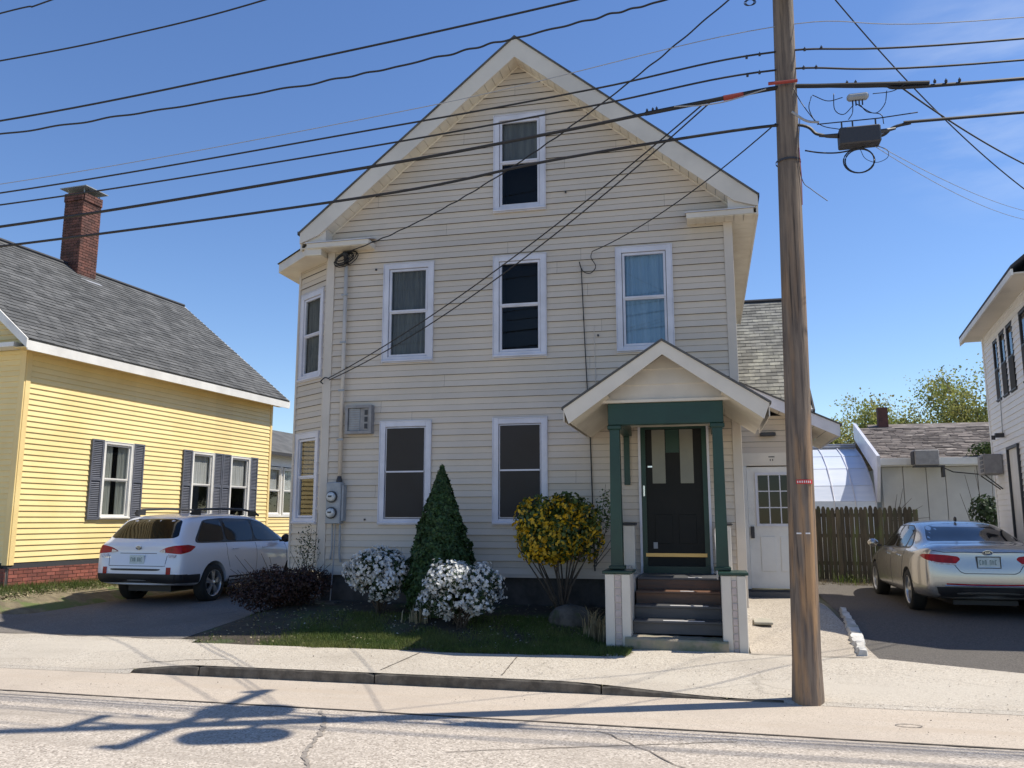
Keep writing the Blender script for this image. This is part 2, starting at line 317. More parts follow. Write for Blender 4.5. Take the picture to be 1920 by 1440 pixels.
def thing(name, label, cat, loc=(0, 0, 0), rz=0, group=None):
    o = bpy.data.objects.new(name, None); col.objects.link(o); o.location = loc; o.rotation_euler = (0, 0, rz); o.empty_display_size = 0.1
    o['label'] = label; o['category'] = cat
    if group: o['group'] = group
    return o
def tag(o, label, cat, group=None):
    o['label'] = label; o['category'] = cat
    if group: o['group'] = group
    return o
def struct(o): o['kind'] = 'structure'; return o
def part(name, m, parent, *boxes, **k):
    b = MB()
    for q in boxes: b.box(*q)
    return b.build(name, m, parent, **k)
def copy_part(o, parent, M):
    c = o.copy(); col.objects.link(c); c.parent = parent; c.matrix_basis = M; return c

# ---------------------------------------------------------------- ground
def ss(a, b, x): t = np.clip((x-a)/(b-a), 0, 1); return t*t*(3-2*t)
def gz(x, y):
    x = np.asarray(x, float); y = np.asarray(y, float)
    road = 0.0*x
    # kerb strip lifts the pavement between the driveway apron and the pole
    lift = ss(-6.6, -5.3, x)*(1-ss(-1.6, 0.3, x))
    edge = 0.10*lift+0.012*(1-lift)
    walk = edge+(0.105-edge)*ss(8.3, 9.7, y)
    lawn = 0.10+0.28*ss(9.6+1.3*ss(-1.7, -1.2, x), 12.5, y)
    dl = 0.10+0.09*ss(9.8, 14.5, y)
    bank = 0.12+0.34*ss(-10.8, -11.9, x)*ss(9.5, 12.5, y)+0.06*ss(12, 20, y)
    wk = 0.095+0.255*ss(10.7, 14.6, y)
    dr = 0.10+0.11*ss(9.8, 16, y)+0.12*ss(17.5, 20, y)
    # blend the plots across x
    z = bank*(1-ss(-11.0, -10.6, x))+dl*(ss(-11.0, -10.6, x))*(1-ss(-7.2, -6.3, x))
    z = z+lawn*ss(-7.2, -6.3, x)*(1-ss(0.2, 0.5, x))+wk*ss(0.2, 0.5, x)*(1-ss(1.55, 1.95, x))+dr*ss(1.55, 1.95, x)
    z = np.where(y < 9.7, walk, z*ss(9.7, 10.3, y)+walk*(1-ss(9.7, 10.3, y)))
    z = np.where(y > 12.6, np.where((x > -6.3) & (x < 0.45), 0.38, z), z)
    return np.where(y < 8.3, road, z)
def G(x, y): return float(gz(x, y))
def sheet(name, left, right, y0, y1, ny, nx, off, m, kind='structure', rough=0.0, parent=None, zf=None):
    v = []; f = []
    for i in range(ny+1):
        y = y0+(y1-y0)*i/ny; a = left(y) if callable(left) else left; b = right(y) if callable(right) else right
        for k in range(nx+1):
            x = a+(b-a)*k/nx; v.append((x, y, (zf(x, y) if zf else G(x, y))+off))
    for i in range(ny):
        for k in range(nx): f.append((i*(nx+1)+k, i*(nx+1)+k+1, (i+1)*(nx+1)+k+1, (i+1)*(nx+1)+k))
    me = bpy.data.meshes.new(name); me.from_pydata(v, [], f)
    o = link(me, name, m, parent, smooth=True)
    if kind: o['kind'] = kind
    return o
def sheetx(name, x0, x1, bot, top, nx, ny, off, m, kind='structure', parent=None, zf=None):
    v = []; f = []
    for k in range(nx+1):
        x = x0+(x1-x0)*k/nx; a = bot(x) if callable(bot) else bot; b = top(x) if callable(top) else top
        for i in range(ny+1):
            y = a+(b-a)*i/ny; v.append((x, y, (zf(x, y) if zf else G(x, max(y, 8.31)))+off))
    for k in range(nx):
        for i in range(ny): q = k*(ny+1)+i; f.append((q, q+ny+1, q+ny+2, q+1))
    me = bpy.data.meshes.new(name); me.from_pydata(v, [], f)
    o = link(me, name, m, parent, smooth=True)
    if kind: o['kind'] = kind
    return o
def wob(a, s, seed):
    ph = [rnd.uniform(0, 6.28) for _ in range(5)]
    return lambda t: a*sum(math.sin(t*s*(1.9**i)+ph[i])/(1.6**i) for i in range(5))/2
# far ground and rolling out to the horizon
v = [(-400, -60, -0.9), (400, -60, -0.9), (400, 600, -0.9), (-400, 600, -0.9)]
struct(MB().quad((-400, -60, -0.06), (400, -60, -0.06), (400, 8.25, -0.06), (-400, 8.25, -0.06)).build('ground', 'far_ground'))
sheetx('back_ground', -60, 60, 9.0, 60, 480, 200, -0.02, 'far_ground', zf=lambda x, y: G(x, max(y, 8.31)))
struct(MB().quad((-400, 59.9, 0.25), (400, 59.9, 0.25), (400, 700, 0.25), (-400, 700, 0.25)).build('far_ground', 'far_ground'))
w1 = wob(0.02, 2.0, 1); w2 = wob(0.03, 1.5, 2)
KY = lambda x: 8.24+0.03*(x+6)/5 if x < 1 else 8.28
GUT = lambda x: 7.12-0.012*(x+3)+w1(x)*0.3
road = sheetx('road', -70, 70, -7.0, lambda x: KY(x)+0.07, 60, 10, 0.0, 'road_asphalt', zf=lambda x, y: 0)
sheetx('gutter_strip', -70, 70, GUT, lambda x: KY(x)+0.065, 280, 2, 0.004, 'gutter_sand', zf=lambda x, y: 0)
sheetx('far_verge', -70, 70, -14, -7.2, 30, 2, 0.06, 'far_ground', zf=lambda x, y: 0)
# seam between gutter and carriageway, and the wandering tar crack
def ribbon(name, pts, wd, m, off, parent=None, zf=None, kind=None):
    v = []; f = []
    for i, (x, y) in enumerate(pts):
        a = pts[max(i-1, 0)]; b = pts[min(i+1, len(pts)-1)]; d = Vector((b[0]-a[0], b[1]-a[1])).normalized()
        ww = wd*rnd.uniform(0.55, 1.35)/2; z = (zf(x, y) if zf else G(x, y))+off
        v += [(x-d.y*ww, y+d.x*ww, z), (x+d.y*ww, y-d.x*ww, z)]
    for i in range(len(pts)-1): f.append((2*i, 2*i+1, 2*i+3, 2*i+2))
    me = bpy.data.meshes.new(name); me.from_pydata(v, [], f); o = link(me, name, m, parent)
    if kind: o['kind'] = kind
    return o
mat('crack_dark', (0.13, 0.11, 0.09), 0.95); mat('crack_soft', (0.22, 0.19, 0.16), 0.95, (0.30, 0.265, 0.225), 12)
z0 = lambda x, y: 0
ribbon('road_seam', [(x/10, GUT(x/10)-0.01) for x in range(-300, 300)], 0.022, 'crack_dark', 0.008, road, z0)
cr = []; q_ = 0.0
for i in range(150):
    f = i/149; q_ = q_*0.8+rnd.uniform(-.012, .012); cr.append((-3.35+1.25*f+0.05*math.sin(11*f)+q_, 7.05-2.9*f))
ribbon('road_crack', cr, 0.034, 'crack_soft', 0.005, road, z0)
ribbon('road_crack', [(-0.9+0.16*i*0.5+rnd.uniform(-.03, .03), 6.9-0.1*i) for i in range(12)], 0.012, 'crack_dark', 0.005, road, z0)
ribbon('road_crack', [(-1.9+0.12*i, 6.05+0.045*i+rnd.uniform(-.012, .012)) for i in range(18)], 0.012, 'crack_dark', 0.005, road, z0)
ribbon('road_mark', [(1.51+0.10*math.cos(a/6), 7.62+0.055*math.sin(a/6)) for a in range(0, 36)], 0.014, 'crack_soft', 0.009, road, z0)
# pavement
SWB = lambda x: KY(x)+0.018
SWT = lambda x: (9.93+w2(x) if x < -6.4 else (9.68+w2(x)*1.6+0.10*ss(-3.0, -1.4, np.float64(x)) if x < -1.2 else (10.42+w2(x)*0.4 if x < 1.7 else 10.42-0.55*(x-1.7)*(x < 3.2)-0.82*(x >= 3.2)+w2(x)*0.5)))
walk = sheetx('pavement', -60, 60, SWB, SWT, 1500, 8, 0.012, 'sidewalk')
for a_, b_ in ((-60, -6.15), (0.60, 60)):
    sheetx('pavement_lip', a_, b_, lambda x: KY(x)-0.05, lambda x: KY(x)+0.03, 300, 2, 0.0, 'sidewalk', parent=walk, kind=None, zf=lambda x, y: 0.006+(G(x, 8.31)+0.008)*min(1, max(0, (y-KY(x)+0.05)/0.08)))
for xs, dx in ((-3.33, -0.03), (-2.17, 0.10)):
    ribbon('pavement_joint', [(xs+dx*(i/8)+0.004*math.sin(i*3), 8.42+1.15*(1-i/8)) for i in range(9)], 0.014, 'crack_dark', 0.017, walk)
ribbon('pavement_crack', [(-6.3+0.07*i, 8.62+0.02*math.sin(i)+rnd.uniform(-.01, .01)) for i in range(16)], 0.018, 'crack_dark', 0.017, walk)
ribbon('pavement_crack', [(0.4+0.08*i, 10.38+rnd.uniform(-.015, .015)) for i in range(17)], 0.03, 'crack_dark', 0.02, walk)
# left and right drives, walk, planting bed
w3 = wob(0.05, 2.2, 3)
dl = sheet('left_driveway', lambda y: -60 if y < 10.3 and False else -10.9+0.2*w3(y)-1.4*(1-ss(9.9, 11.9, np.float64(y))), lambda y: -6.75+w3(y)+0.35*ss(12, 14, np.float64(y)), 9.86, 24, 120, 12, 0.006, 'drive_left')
ribbon('driveway_crack', [(-10.2+0.12*i, 9.93+0.05*math.sin(i*0.7)+rnd.uniform(-.02, .02)) for i in range(30)], 0.035, 'crack_dark', 0.017, dl)
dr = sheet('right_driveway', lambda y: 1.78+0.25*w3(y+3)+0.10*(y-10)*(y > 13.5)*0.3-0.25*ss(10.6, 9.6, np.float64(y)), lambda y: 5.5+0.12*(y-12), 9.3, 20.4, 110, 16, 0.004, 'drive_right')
wk = sheet('side_walk', 0.42, lambda y: 1.80+0.2*w3(y+3), 10.3, 15.0, 50, 6, 0.009, 'walk')
lawn = sheet('lawn', lambda y: -6.9+w3(y)+0.35*ss(12, 14, np.float64(y)), 0.30, 9.5, 13.6, 60, 60, 0.002, 'soil')
bank = sheet('left_bank', -60, lambda y: -10.75+0.2*w3(y)-1.4*(1-ss(9.9, 11.9, np.float64(y))), 9.85, 24, 110, 60, 0.003, 'straw_soil')
# kerb: long granite stones between the apron and the pole
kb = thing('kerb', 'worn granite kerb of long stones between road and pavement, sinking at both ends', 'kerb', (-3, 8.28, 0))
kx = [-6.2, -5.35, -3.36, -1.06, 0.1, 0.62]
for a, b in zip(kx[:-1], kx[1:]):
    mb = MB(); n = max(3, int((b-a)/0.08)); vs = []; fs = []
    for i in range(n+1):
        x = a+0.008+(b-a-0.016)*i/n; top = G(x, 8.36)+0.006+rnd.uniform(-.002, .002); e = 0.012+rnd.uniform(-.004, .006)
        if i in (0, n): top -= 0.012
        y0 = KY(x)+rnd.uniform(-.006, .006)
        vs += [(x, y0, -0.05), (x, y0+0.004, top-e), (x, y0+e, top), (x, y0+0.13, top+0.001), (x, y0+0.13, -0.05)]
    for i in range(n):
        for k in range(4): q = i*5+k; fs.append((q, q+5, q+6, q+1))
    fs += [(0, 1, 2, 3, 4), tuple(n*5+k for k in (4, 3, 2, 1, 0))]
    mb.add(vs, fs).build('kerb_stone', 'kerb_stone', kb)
# broken white kerb beside the right driveway
kb2 = thing('broken_kerb', 'crumbling pale concrete kerb between the walk and the right driveway', 'kerb', (1.8, 12.4, 0.1))
path = [(1.66, 10.55, 0.12), (1.80, 11.9, 0.17), (1.90, 13.1, 0.16), (2.02, 14.5, 0.10)]
for a, b in zip(path[:-1], path[1:]):
    for s in range(2):
        vs = []; fs = []; n = 9
        for i in range(n+1):
            f = (s+i/n*0.96)/2; x = a[0]+(b[0]-a[0])*f; y = a[1]+(b[1]-a[1])*f; wd = (a[2]+(b[2]-a[2])*f)*rnd.uniform(0.65, 1.15)/2; z = G(x, y)
            h = 0.075*rnd.uniform(0.7, 1.1)
            vs += [(x-wd-0.02, y, z-0.02), (x-wd+rnd.uniform(0, .03), y, z+h), (x+wd*0.8, y, z+h*0.9), (x+wd, y, z-0.03)]
        for i in range(n):
            for k in range(3): q = i*4+k; fs.append((q, q+1, q+5, q+4))
        fs += [(3, 2, 1, 0), tuple(n*4+k for k in range(4))]
        MB().add(vs, fs).build('kerb_stone', 'kerb_white', kb2)

# ---------------------------------------------------------------- siding, windows
def siding(parent, M, x0, x1, z0, z1, e, m, ops=(), xl=None, xr=None, laps=2, name='siding_panel', proud=0.022, seams=0.0):
    """laps of board, each panel (and each stretch between openings) a mesh of its own"""
    xl = xl or (lambda z: x0); xr = xr or (lambda z: x1); z = z0
    while z < z1-1e-4:
        zt = min(z+e*laps, z1)
        brk = rnd.uniform(x0+0.8, x1-0.8) if name == 'siding_panel' and laps == 2 and x1-x0 > 4 else None
        xs = sorted({x0, x1}|{q for o in ops for q in o[:2] if x0 < q < x1}|({brk} if brk else set())); groups = [[]]
        for a, b in zip(xs[:-1], xs[1:]):
            c = (a+b)/2; full = any(o[0] < c < o[1] and o[2] <= z+1e-6 and o[3] >= zt-1e-6 for o in ops)
            if full:
                if groups[-1]: groups.append([])
            else:
                if brk and abs(a-brk) < 1e-9 and groups[-1]: groups.append([]); a = a+0.003
                groups[-1].append((a, b))
        for g in groups:
            if not g: continue
            mb = MB()
            for a, b in g:
                c = (a+b)/2
                zz = z
                while zz < zt-1e-4:
                    zu = min(zz+e, zt); lo, hi = zz, zu
                    for o in ops:
                        if o[0] < c < o[1]:
                            if o[2] <= lo+1e-6 and o[3] >= hi-1e-6: lo = hi
                            elif o[2] < hi and o[2] > lo: hi = o[2]
                            elif o[3] > lo and o[3] < hi: lo = o[3]
                    if hi-lo > 1e-4:
                        pr_ = proud if (laps != 2 or name != 'siding_panel' or abs(zz-z) < 1e-6) else proud*0.35
                        Y = lambda q: -pr_*(1-(q-zz)/e)-0.002
                        al, ah = max(a, xl(lo)), max(a, xl(hi)); bl, bh = min(b, xr(lo)), min(b, xr(hi))
                        slot = (0.0 if laps != 2 or name != 'siding_panel' else 0.0038 if abs(zu-zt) < 1e-6 else 0.002)
                        h2 = hi-slot if abs(hi-zu) < 1e-6 and hi-slot > lo else hi
                        if bl > al+1e-3:
                            if bh < ah: ah = bh = (ah+bh)/2
                            mb.quad((al, Y(lo), lo), (bl, Y(lo), lo), (bh, Y(h2), h2), (ah, Y(h2), h2))
                            d_ = 0.0 if not slot else Y(lo)+0.004
                            if lo == zz: mb.quad((al, d_, lo), (bl, d_, lo), (bl, Y(lo), lo), (al, Y(lo), lo))
                    zz = zu
            if mb.f: mb.build(name, m, parent, M=M)
        z = zt
def backing(parent, M, x0, x1, z0, z1, ops=(), xl=None, xr=None, m='felt', y=0.03):
    xs = sorted({x0, x1}|{min(max(q, x0), x1) for o in ops for q in o[:2]}); zs = sorted({z0, z1}|{min(max(q, z0), z1) for o in ops for q in o[2:4]}|({z0+0.2*i for i in range(1, int((z1-z0)/0.2)+1)} if xl else set()))
    mb = MB()
    for a, b in zip(xs[:-1], xs[1:]):
        for p, q in zip(zs[:-1], zs[1:]):
            c, d = (a+b)/2, (p+q)/2
            if any(o[0] < c < o[1] and o[2] < d < o[3] for o in ops): continue
            al, ah, bl, bh = a, a, b, b
            if xl: al, ah, bl, bh = max(a, xl(p)+.02), max(a, xl(q)+.02), min(b, xr(p)-.02), min(b, xr(q)-.02)
            if bl > al+1e-3: mb.quad((al, y, p), (bl, y, p), (max(bh, ah), y, q), (ah, y, q))
    return mb.build('sheathing', m, parent, M=M)
def window(parent, M, xa, xb, za, zb, trim='white_trim', case=0.085, sash=0.035, gl='window_glass', cur='curtain_grey', screen=None, depth=0.035, head=0.0, curtain_kind='folds', sill=True):
    """frame (casing) > sash, pane x2, curtain, recess; local wall coordinates, +y into the house"""
    fr = MB(); c = case
    fr.box(xa, xa+c, -depth, 0.03, za, zb, 0.004).box(xb-c, xb, -depth, 0.03, za, zb, 0.004)
    fr.box(xa+c, xb-c, -depth, 0.03, zb-c-head, zb, 0.004).box(xa+c, xb-c, -depth, 0.03, za, za+c, 0.004)
    lip = 0.012   # bright j-channel lip round the casing
    fr.box(xa-lip, xa, -depth-0.008, 0.0, za-lip, zb+lip).box(xb, xb+lip, -depth-0.008, 0.0, za-lip, zb+lip)
    fr.box(xa, xb, -depth-0.008, 0.0, zb, zb+lip).box(xa, xb, -depth-0.008, 0.0, za-lip, za)
    f = fr.build('window', trim, parent, M=M)
    g_ = 0.008 if case > 0.06 else 0.0
    a, b, p, q = xa+c+g_, xb-c-g_, za+c+g_, zb-c-head-g_; mid = (p+q)/2+0.01
    up = MB().box(a, a+sash, -0.015, 0.03, mid, q).box(b-sash, b, -0.015, 0.03, mid, q).box(a+sash, b-sash, -0.015, 0.03, q-sash, q).box(a+sash, b-sash, -0.02, 0.03, mid, mid+0.03)
    up.build('sash', trim, f, M=M)
    lo = MB().box(a, a+sash, -0.004, 0.036, p, mid).box(b-sash, b, -0.004, 0.036, p, mid).box(a+sash, b-sash, -0.004, 0.036, p, p+sash).box(a+sash, b-sash, -0.008, 0.036, mid-0.022, mid)
    lo.build('sash', trim, f, M=M)
    MB().quad((a+sash, 0.006, mid+0.03), (b-sash, 0.006, mid+0.03), (b-sash, 0.006, q-sash), (a+sash, 0.006, q-sash)).build('pane', gl, f, M=M)
    MB().quad((a+sash, 0.016, p+sash), (b-sash, 0.016, p+sash), (b-sash, 0.016, mid-0.022), (a+sash, 0.016, mid-0.022)).build('pane', gl, f, M=M)
    if screen:
        MB().box(a+sash*0.5, b-sash*0.5, -0.024, -0.021, p+sash*0.5, q-sash*0.5 if screen == 'full' else mid-0.01).build('insect_screen', 'screen_mesh', f, M=M)
        if screen == 'full': MB().box(a+sash*0.5, b-sash*0.5, -0.030, -0.0245, mid-0.012, mid+0.012).build('screen_bar', trim, f, M=M)
    if sill: MB().box(xa-0.01, xb+0.01, -depth-0.03, -depth, za+0.005, za+0.035, 0.004).build('sill', trim, f, M=M)
    rb = MB(); D = 0.45
    rb.quad((a, D, p), (b, D, p), (b, D, q), (a, D, q)).quad((a, 0.03, p), (a, D, p), (a, D, q), (a, 0.03, q)).quad((b, 0.03, p), (b, D, p), (b, D, q), (b, 0.03, q))
    rb.quad((a, 0.03, p), (b, 0.03, p), (b, D, p), (a, D, p)).quad((a, 0.03, q), (b, 0.03, q), (b, D, q), (a, D, q))
    rb.build('recess', 'interior', f, M=M)
    if cur:
        cb = MB(); n = 40; amp = 0.012 if curtain_kind == 'folds' else 0.0
        spans = [(a, b, p, q)]
        if curtain_kind == 'split': spans = [(a, a+(b-a)*0.42, p, q), (b-(b-a)*0.36, b, p, q)]; amp = 0.012
        if curtain_kind == 'upper': spans = [(a, b, mid, q)]; amp = 0.004
        for (s, t, u, w_) in spans:
            pts = [(s+(t-s)*i/n, 0.06+amp*math.sin(i*1.3)+amp*0.5*math.sin(i*0.47+1)) for i in range(n+1)]
            for i in range(n): cb.quad((*pts[i], u), (*pts[i+1], u), (*pts[i+1], w_), (*pts[i], w_))
        cb.build('curtain', cur, f, M=M, smooth=True)
    return f
I4 = Matrix.Identity(4)

# ================================================================= MAIN HOUSE
WX0, WX1, FY = -6.08, 0.478, 12.5
RX, RZ, SLP = -2.81, 9.41, 0.826
SB = 0.835
H = thing('cream_house', 'tall cream vinyl-sided gable house with green entry porch, centre of the picture', 'house', (-2.8, 12.5, 0.38))
W = Matrix.Translation((0, FY, 0))
win2 = [(-5.076, -4.231), (-3.213, -2.37), (-1.261, -0.416)]
ops = [(a, b, 4.157, 5.804) for a, b in win2]+[(-5.076, -4.231, 1.572, 3.192), (-3.213, -2.37, 1.572, 3.192), (-3.213, -2.37, 6.55, 8.205), (-0.99, 0.03, 0.8, 3.08), (-5.63, -5.21, 3.02, 3.45)]
gl = lambda z: max(WX0, RX-(9.07-z)/SLP); gr = lambda z: min(WX1, RX+(9.07-z)/SLP)
siding(H, W, WX0+0.11, WX1-0.11, SB, SB+0.0965*56, 0.0965, 'vinyl', ops)
siding(H, W, WX0, WX1, SB+0.0965*56, 9.05, 0.0965, 'vinyl', ops, gl, gr)
for k, (a, b) in enumerate(win2):
    window(H, W, a, b, 4.157, 5.804, cur=('curtain_grey', None, 'curtain_blue')[k], curtain_kind=('folds', 'flat', 'folds')[k], gl=('window_glass', 'window_glass', 'bright_glass')[k])
for a, b in win2[:2]:
    window(H, W, a, b, 1.572, 3.192, cur='screen_dark', curtain_kind='flat', screen='full')
window(H, W, -3.213, -2.37, 6.55, 8.205, cur='curtain_grey', curtain_kind='upper')
backing(H, W, WX0+0.05, WX1-0.05, SB-0.02, SB+0.0965*56, ops); backing(H, W, WX0, WX1, SB+0.0965*56, 9.0, ops, gl, gr)
# corner boards, starter strip, foundation
part('corner_board', 'vinyl_trim', H, (WX0-0.02, WX0+0.11, FY-0.03, FY+0.12, SB-0.01, 6.1, 0.004))
part('corner_board', 'vinyl_trim', H, (WX1-0.11, WX1+0.02, FY-0.03, FY+0.12, 0.42, 6.12, 0.004))
part('sill_board', 'vinyl_trim', H, (WX0+0.1, -1.3, FY-0.022, FY+0.05, SB-0.05, SB+0.01))
mat('foundation', (0.05, 0.048, 0.045), 0.95, (0.09, 0.085, 0.078), 4, bump=0.5)
part('foundation', 'foundation', H, (WX0+0.03, WX1-0.03, FY+0.05, 19.4, 0.0, SB+0.04))
# side and rear walls
part('wall', 'vinyl', H, (WX1-0.06, WX1, FY+0.12, 19.4, SB, 6.14))
part('wall', 'vinyl', H, (WX0, WX0+0.06, FY+0.12, 19.4, SB, 6.14))
part('wall', 'vinyl', H, (WX0, WX1, 19.34, 19.4, SB, 6.14))
MB().prism([(WX0, 6.14), (WX1, 6.14), (RX, 9.0)], 19.34, 19.4).build('wall', 'vinyl', H)
# clapboards on the right side wall
Mr = Matrix.Translation((WX1, 0, 0)) @ Matrix.Rotation(R(90), 4, 'Z')
siding(H, Mr, FY+0.12, 19.4, SB, 6.1, 0.0965, 'vinyl', laps=4)
# roof: shingle skin + fascia + soffit
YF, YB = 12.2, 19.47; EL, ER = -6.49, 0.87
def zt(x): return RZ-SLP*abs(x-RX)
mb = MB()
for s, ex in ((-1, EL-0.03), (1, ER+0.02)):
    mb.add([(RX, YF-0.02, RZ+0.035), (ex, YF-0.02, zt(ex)+0.035), (ex, YB, zt(ex)+0.035), (RX, YB, RZ+0.035),
            (RX, YF-0.02, RZ+0.002), (ex, YF-0.02, zt(ex)+0.002), (ex, YB, zt(ex)+0.002), (RX, YB, RZ+0.002)],
           [(0, 1, 2, 3), (4, 7, 6, 5), (0, 4, 5, 1), (1, 5, 6, 2), (2, 6, 7, 3)])
mb.build('roof', 'grey_roof', H)
dz = 0.335
for s, ex in ((-1, EL), (1, ER)):
    MB().prism([(RX, RZ), (ex, zt(ex)), (ex, zt(ex)-dz*0.55) if s < 0 else (ex, zt(ex)-dz*0.5), (RX+s*3.34, zt(RX+3.34)-dz), (RX, RZ-dz)], YF, YF+0.03).build('rake_board', 'fascia', H)
    # raking soffit planks run out from the wall: separate panels
    L_ = 3.34; nP = 26
    for i in range(nP):
        xa, xb = RX+s*L_*i/nP, RX+s*(L_*(i+1)/nP-0.006)
        za, zb_ = zt(xa)-dz, zt(xb)-dz
        MB().add([(xa, YF+0.03, za), (xb, YF+0.03, zb_), (xb, FY, zb_), (xa, FY, za), (xa, YF+0.03, za+0.02), (xb, YF+0.03, zb_+0.02), (xb, FY, zb_+0.02), (xa, FY, za+0.02)],
                 [(0, 1, 2, 3), (4, 7, 6, 5), (0, 4, 5, 1), (2, 6, 7, 3), (1, 5, 6, 2), (3, 7, 4, 0)]).build('soffit_panel', 'soffit', H)
    MB().tube([(RX, FY-0.012, RZ-dz-0.01), (RX+s*3.34, FY-0.012, zt(RX+3.34)-dz-0.01)], 0.014, 6).build('moulding', 'soffit', H)
# side eaves: flat vented soffit, fascia board, gutter edge
for s, x0, x1 in ((1, WX1, ER-0.03), (-1, EL+0.03, WX0)):
    n = 34
    for i in range(n):
        a = YF+0.03+(YB-YF-0.03)*i/n; b = a+(YB-YF)/n-0.008
        part('soffit_panel', 'soffit', H, (x0, x1, a, b, 6.10, 6.115))
    xo = x1 if s > 0 else x0-0.03
    part('fascia_board', 'fascia', H, (xo, xo+0.03, YF+0.03, YB, 6.08, zt(ER)-0.0))
    e = ER+0.02 if s > 0 else EL-0.03
    part('drip_edge', 'dark_edge', H, (e-0.012, e+0.004, YF-0.01, YB, zt(ER)-0.03, zt(ER)+0.03))
part('frieze_board', 'vinyl_trim', H, (WX1, WX1+0.025, FY+0.12, 19.4, 5.88, 6.10))
# eave returns
def ret(x0, x1, parent):
    mb = MB(); z = 6.10; t = 6.18
    mb.prism([(x0, z), (x1, z), (x1, t), (x0, t)], YF, FY-0.002)
    mb.build('eave_return', 'fascia', parent)
    MB().add([(x0-0.02, YF-0.02, t), (x1+0.02, YF-0.02, t), (x1+0.02, FY, t+0.10), (x0-0.02, FY, t+0.10), (x0-0.02, YF-0.02, t+0.012), (x1+0.02, YF-0.02, t+0.012)],
             [(0, 1, 5, 4), (4, 5, 2, 3), (0, 4, 3), (1, 2, 5), (0, 3, 2, 1)]).build('return_cap', 'white_trim', parent)
    n = 7
    for i in range(n):
        a = x0+(x1-x0)*i/n; part('soffit_panel', 'soffit', parent, (a+0.004, a+(x1-x0)/n-0.004, YF+0.012, FY-0.01, z-0.012, z-0.002))
MB().prism([(0.44, 6.195), (0.84, 6.195), (0.84, 6.37), (0.44, 6.66)], YF+0.04, FY+0.1).build('return_filler', 'fascia', H)
MB().prism([(-6.46, 6.195), (-6.04, 6.195), (-6.04, 6.66), (-6.46, 6.34)], YF+0.04, FY+0.1).build('return_filler', 'fascia', H)
ret(-6.36, -5.26, H); ret(-0.17, 0.80, H)
# --- two-storey bay on the left corner
bd = Vector((-0.819, 0.574)); A = Vector((WX0-0.02, FY+0.06)); B = A+bd*1.03
ang = math.atan2(-bd.y, -bd.x)
Mb = Matrix.Translation((B.x, B.y, 0)) @ Matrix.Rotation(ang, 4, 'Z')      # local x runs from B to A
bw = [(0.13, 0.90, 3.99, 5.53), (0.13, 0.90, 1.58, 3.08)]
siding(H, Mb, 0.06, 0.97, SB, 5.98, 0.0965, 'vinyl', bw)
backing(H, Mb, 0.03, 1.0, SB, 5.98, bw)
for k, (a, b, p, q) in enumerate(bw): window(H, Mb, a, b, p, q, cur=('curtain_grey', 'curtain_grey')[k], case=0.09, curtain_kind=('folds', 'upper')[k], gl=('window_glass', 'bright_glass')[k])
MB().box(0.0, 0.06, -0.025, 0.05, SB-0.01, 5.98).build('corner_board', 'vinyl_trim', H, M=Mb)
MB().box(0.965, 1.03, -0.028, 0.04, SB-0.01, 5.98).build('corner_board', 'vinyl_trim', H, M=Mb)
Ml = Matrix.Translation((B.x, 15.0, 0)) @ Matrix.Rotation(R(-90), 4, 'Z')
siding(H, Ml, 0, 15-B.y, SB, 5.98, 0.0965, 'vinyl', laps=4)
MB().prism([(B.x+0.02, B.y+0.03), (A.x, A.y+0.04), (WX0, 15.6), (B.x+0.02, 15.0)], 0.1, SB).build('foundation', 'foundation', H, M=None)
pl = [(B.x, B.y), (A.x, A.y), (WX0+0.01, 15.6), (B.x, 15.0)]
# bay cornice and hip roof, butting against the wall
o_ = 0.34
oc = [(B.x-0.36, B.y-0.14), (A.x-0.28, A.y-0.34), (WX0-0.03, A.y-0.34+0.02), (WX0-0.03, 15.9), (B.x-0.36, 15.2)]
MB().prism(oc, 5.98, 6.0, 'z').build('bay_soffit', 'soffit', H)
MB().prism([(p[0], p[1]) for p in oc], 6.002, 6.14, 'z').build('bay_cornice', 'fascia', H)
top = [(x-0.03*(x < WX0-.1), y-0.02, 6.142) for x, y in oc]; apexs = [(WX0-0.03, 13.0, 6.42), (WX0-0.03, 15.3, 6.42)]
MB().add(top+apexs, [(0, 1, 5), (1, 2, 5), (0, 5, 6, 4), (4, 6, 3), (2, 3, 6, 5)]).build('bay_roof', 'dark_edge', H)

# through-wall air conditioner
ac = thing('wall_air_conditioner', 'small beige air conditioner set through the cream wall between the floors', 'air conditioner', (-5.42, 12.4, 3.23))
MB().box(-5.645, -5.60, 12.36, 12.56, 3.0, 3.46).box(-5.24, -5.195, 12.36, 12.56, 3.0, 3.46).box(-5.60, -5.24, 12.36, 12.56, 3.415, 3.46).box(-5.60, -5.24, 12.36, 12.56, 3.0, 3.045).build('sleeve', 'ac_beige', ac)
part('grille', 'meter_grey', ac, (-5.595, -5.40, 12.39, 12.5, 3.05, 3.41, 0.005))
part('panel', 'ac_beige', ac, (-5.395, -5.33, 12.395, 12.5, 3.05, 3.41), (-5.33, -5.25, 12.38, 12.5, 3.05, 3.41))
for i in range(3): part('vent', 'dark_metal', ac, (-5.315, -5.265, 12.372, 12.379, 3.08+i*0.11, 3.16+i*0.11))
for i in range(9): part('slat', 'ac_beige', ac, (-5.585, -5.41, 12.384, 12.389, 3.075+i*0.037, 3.092+i*0.037))

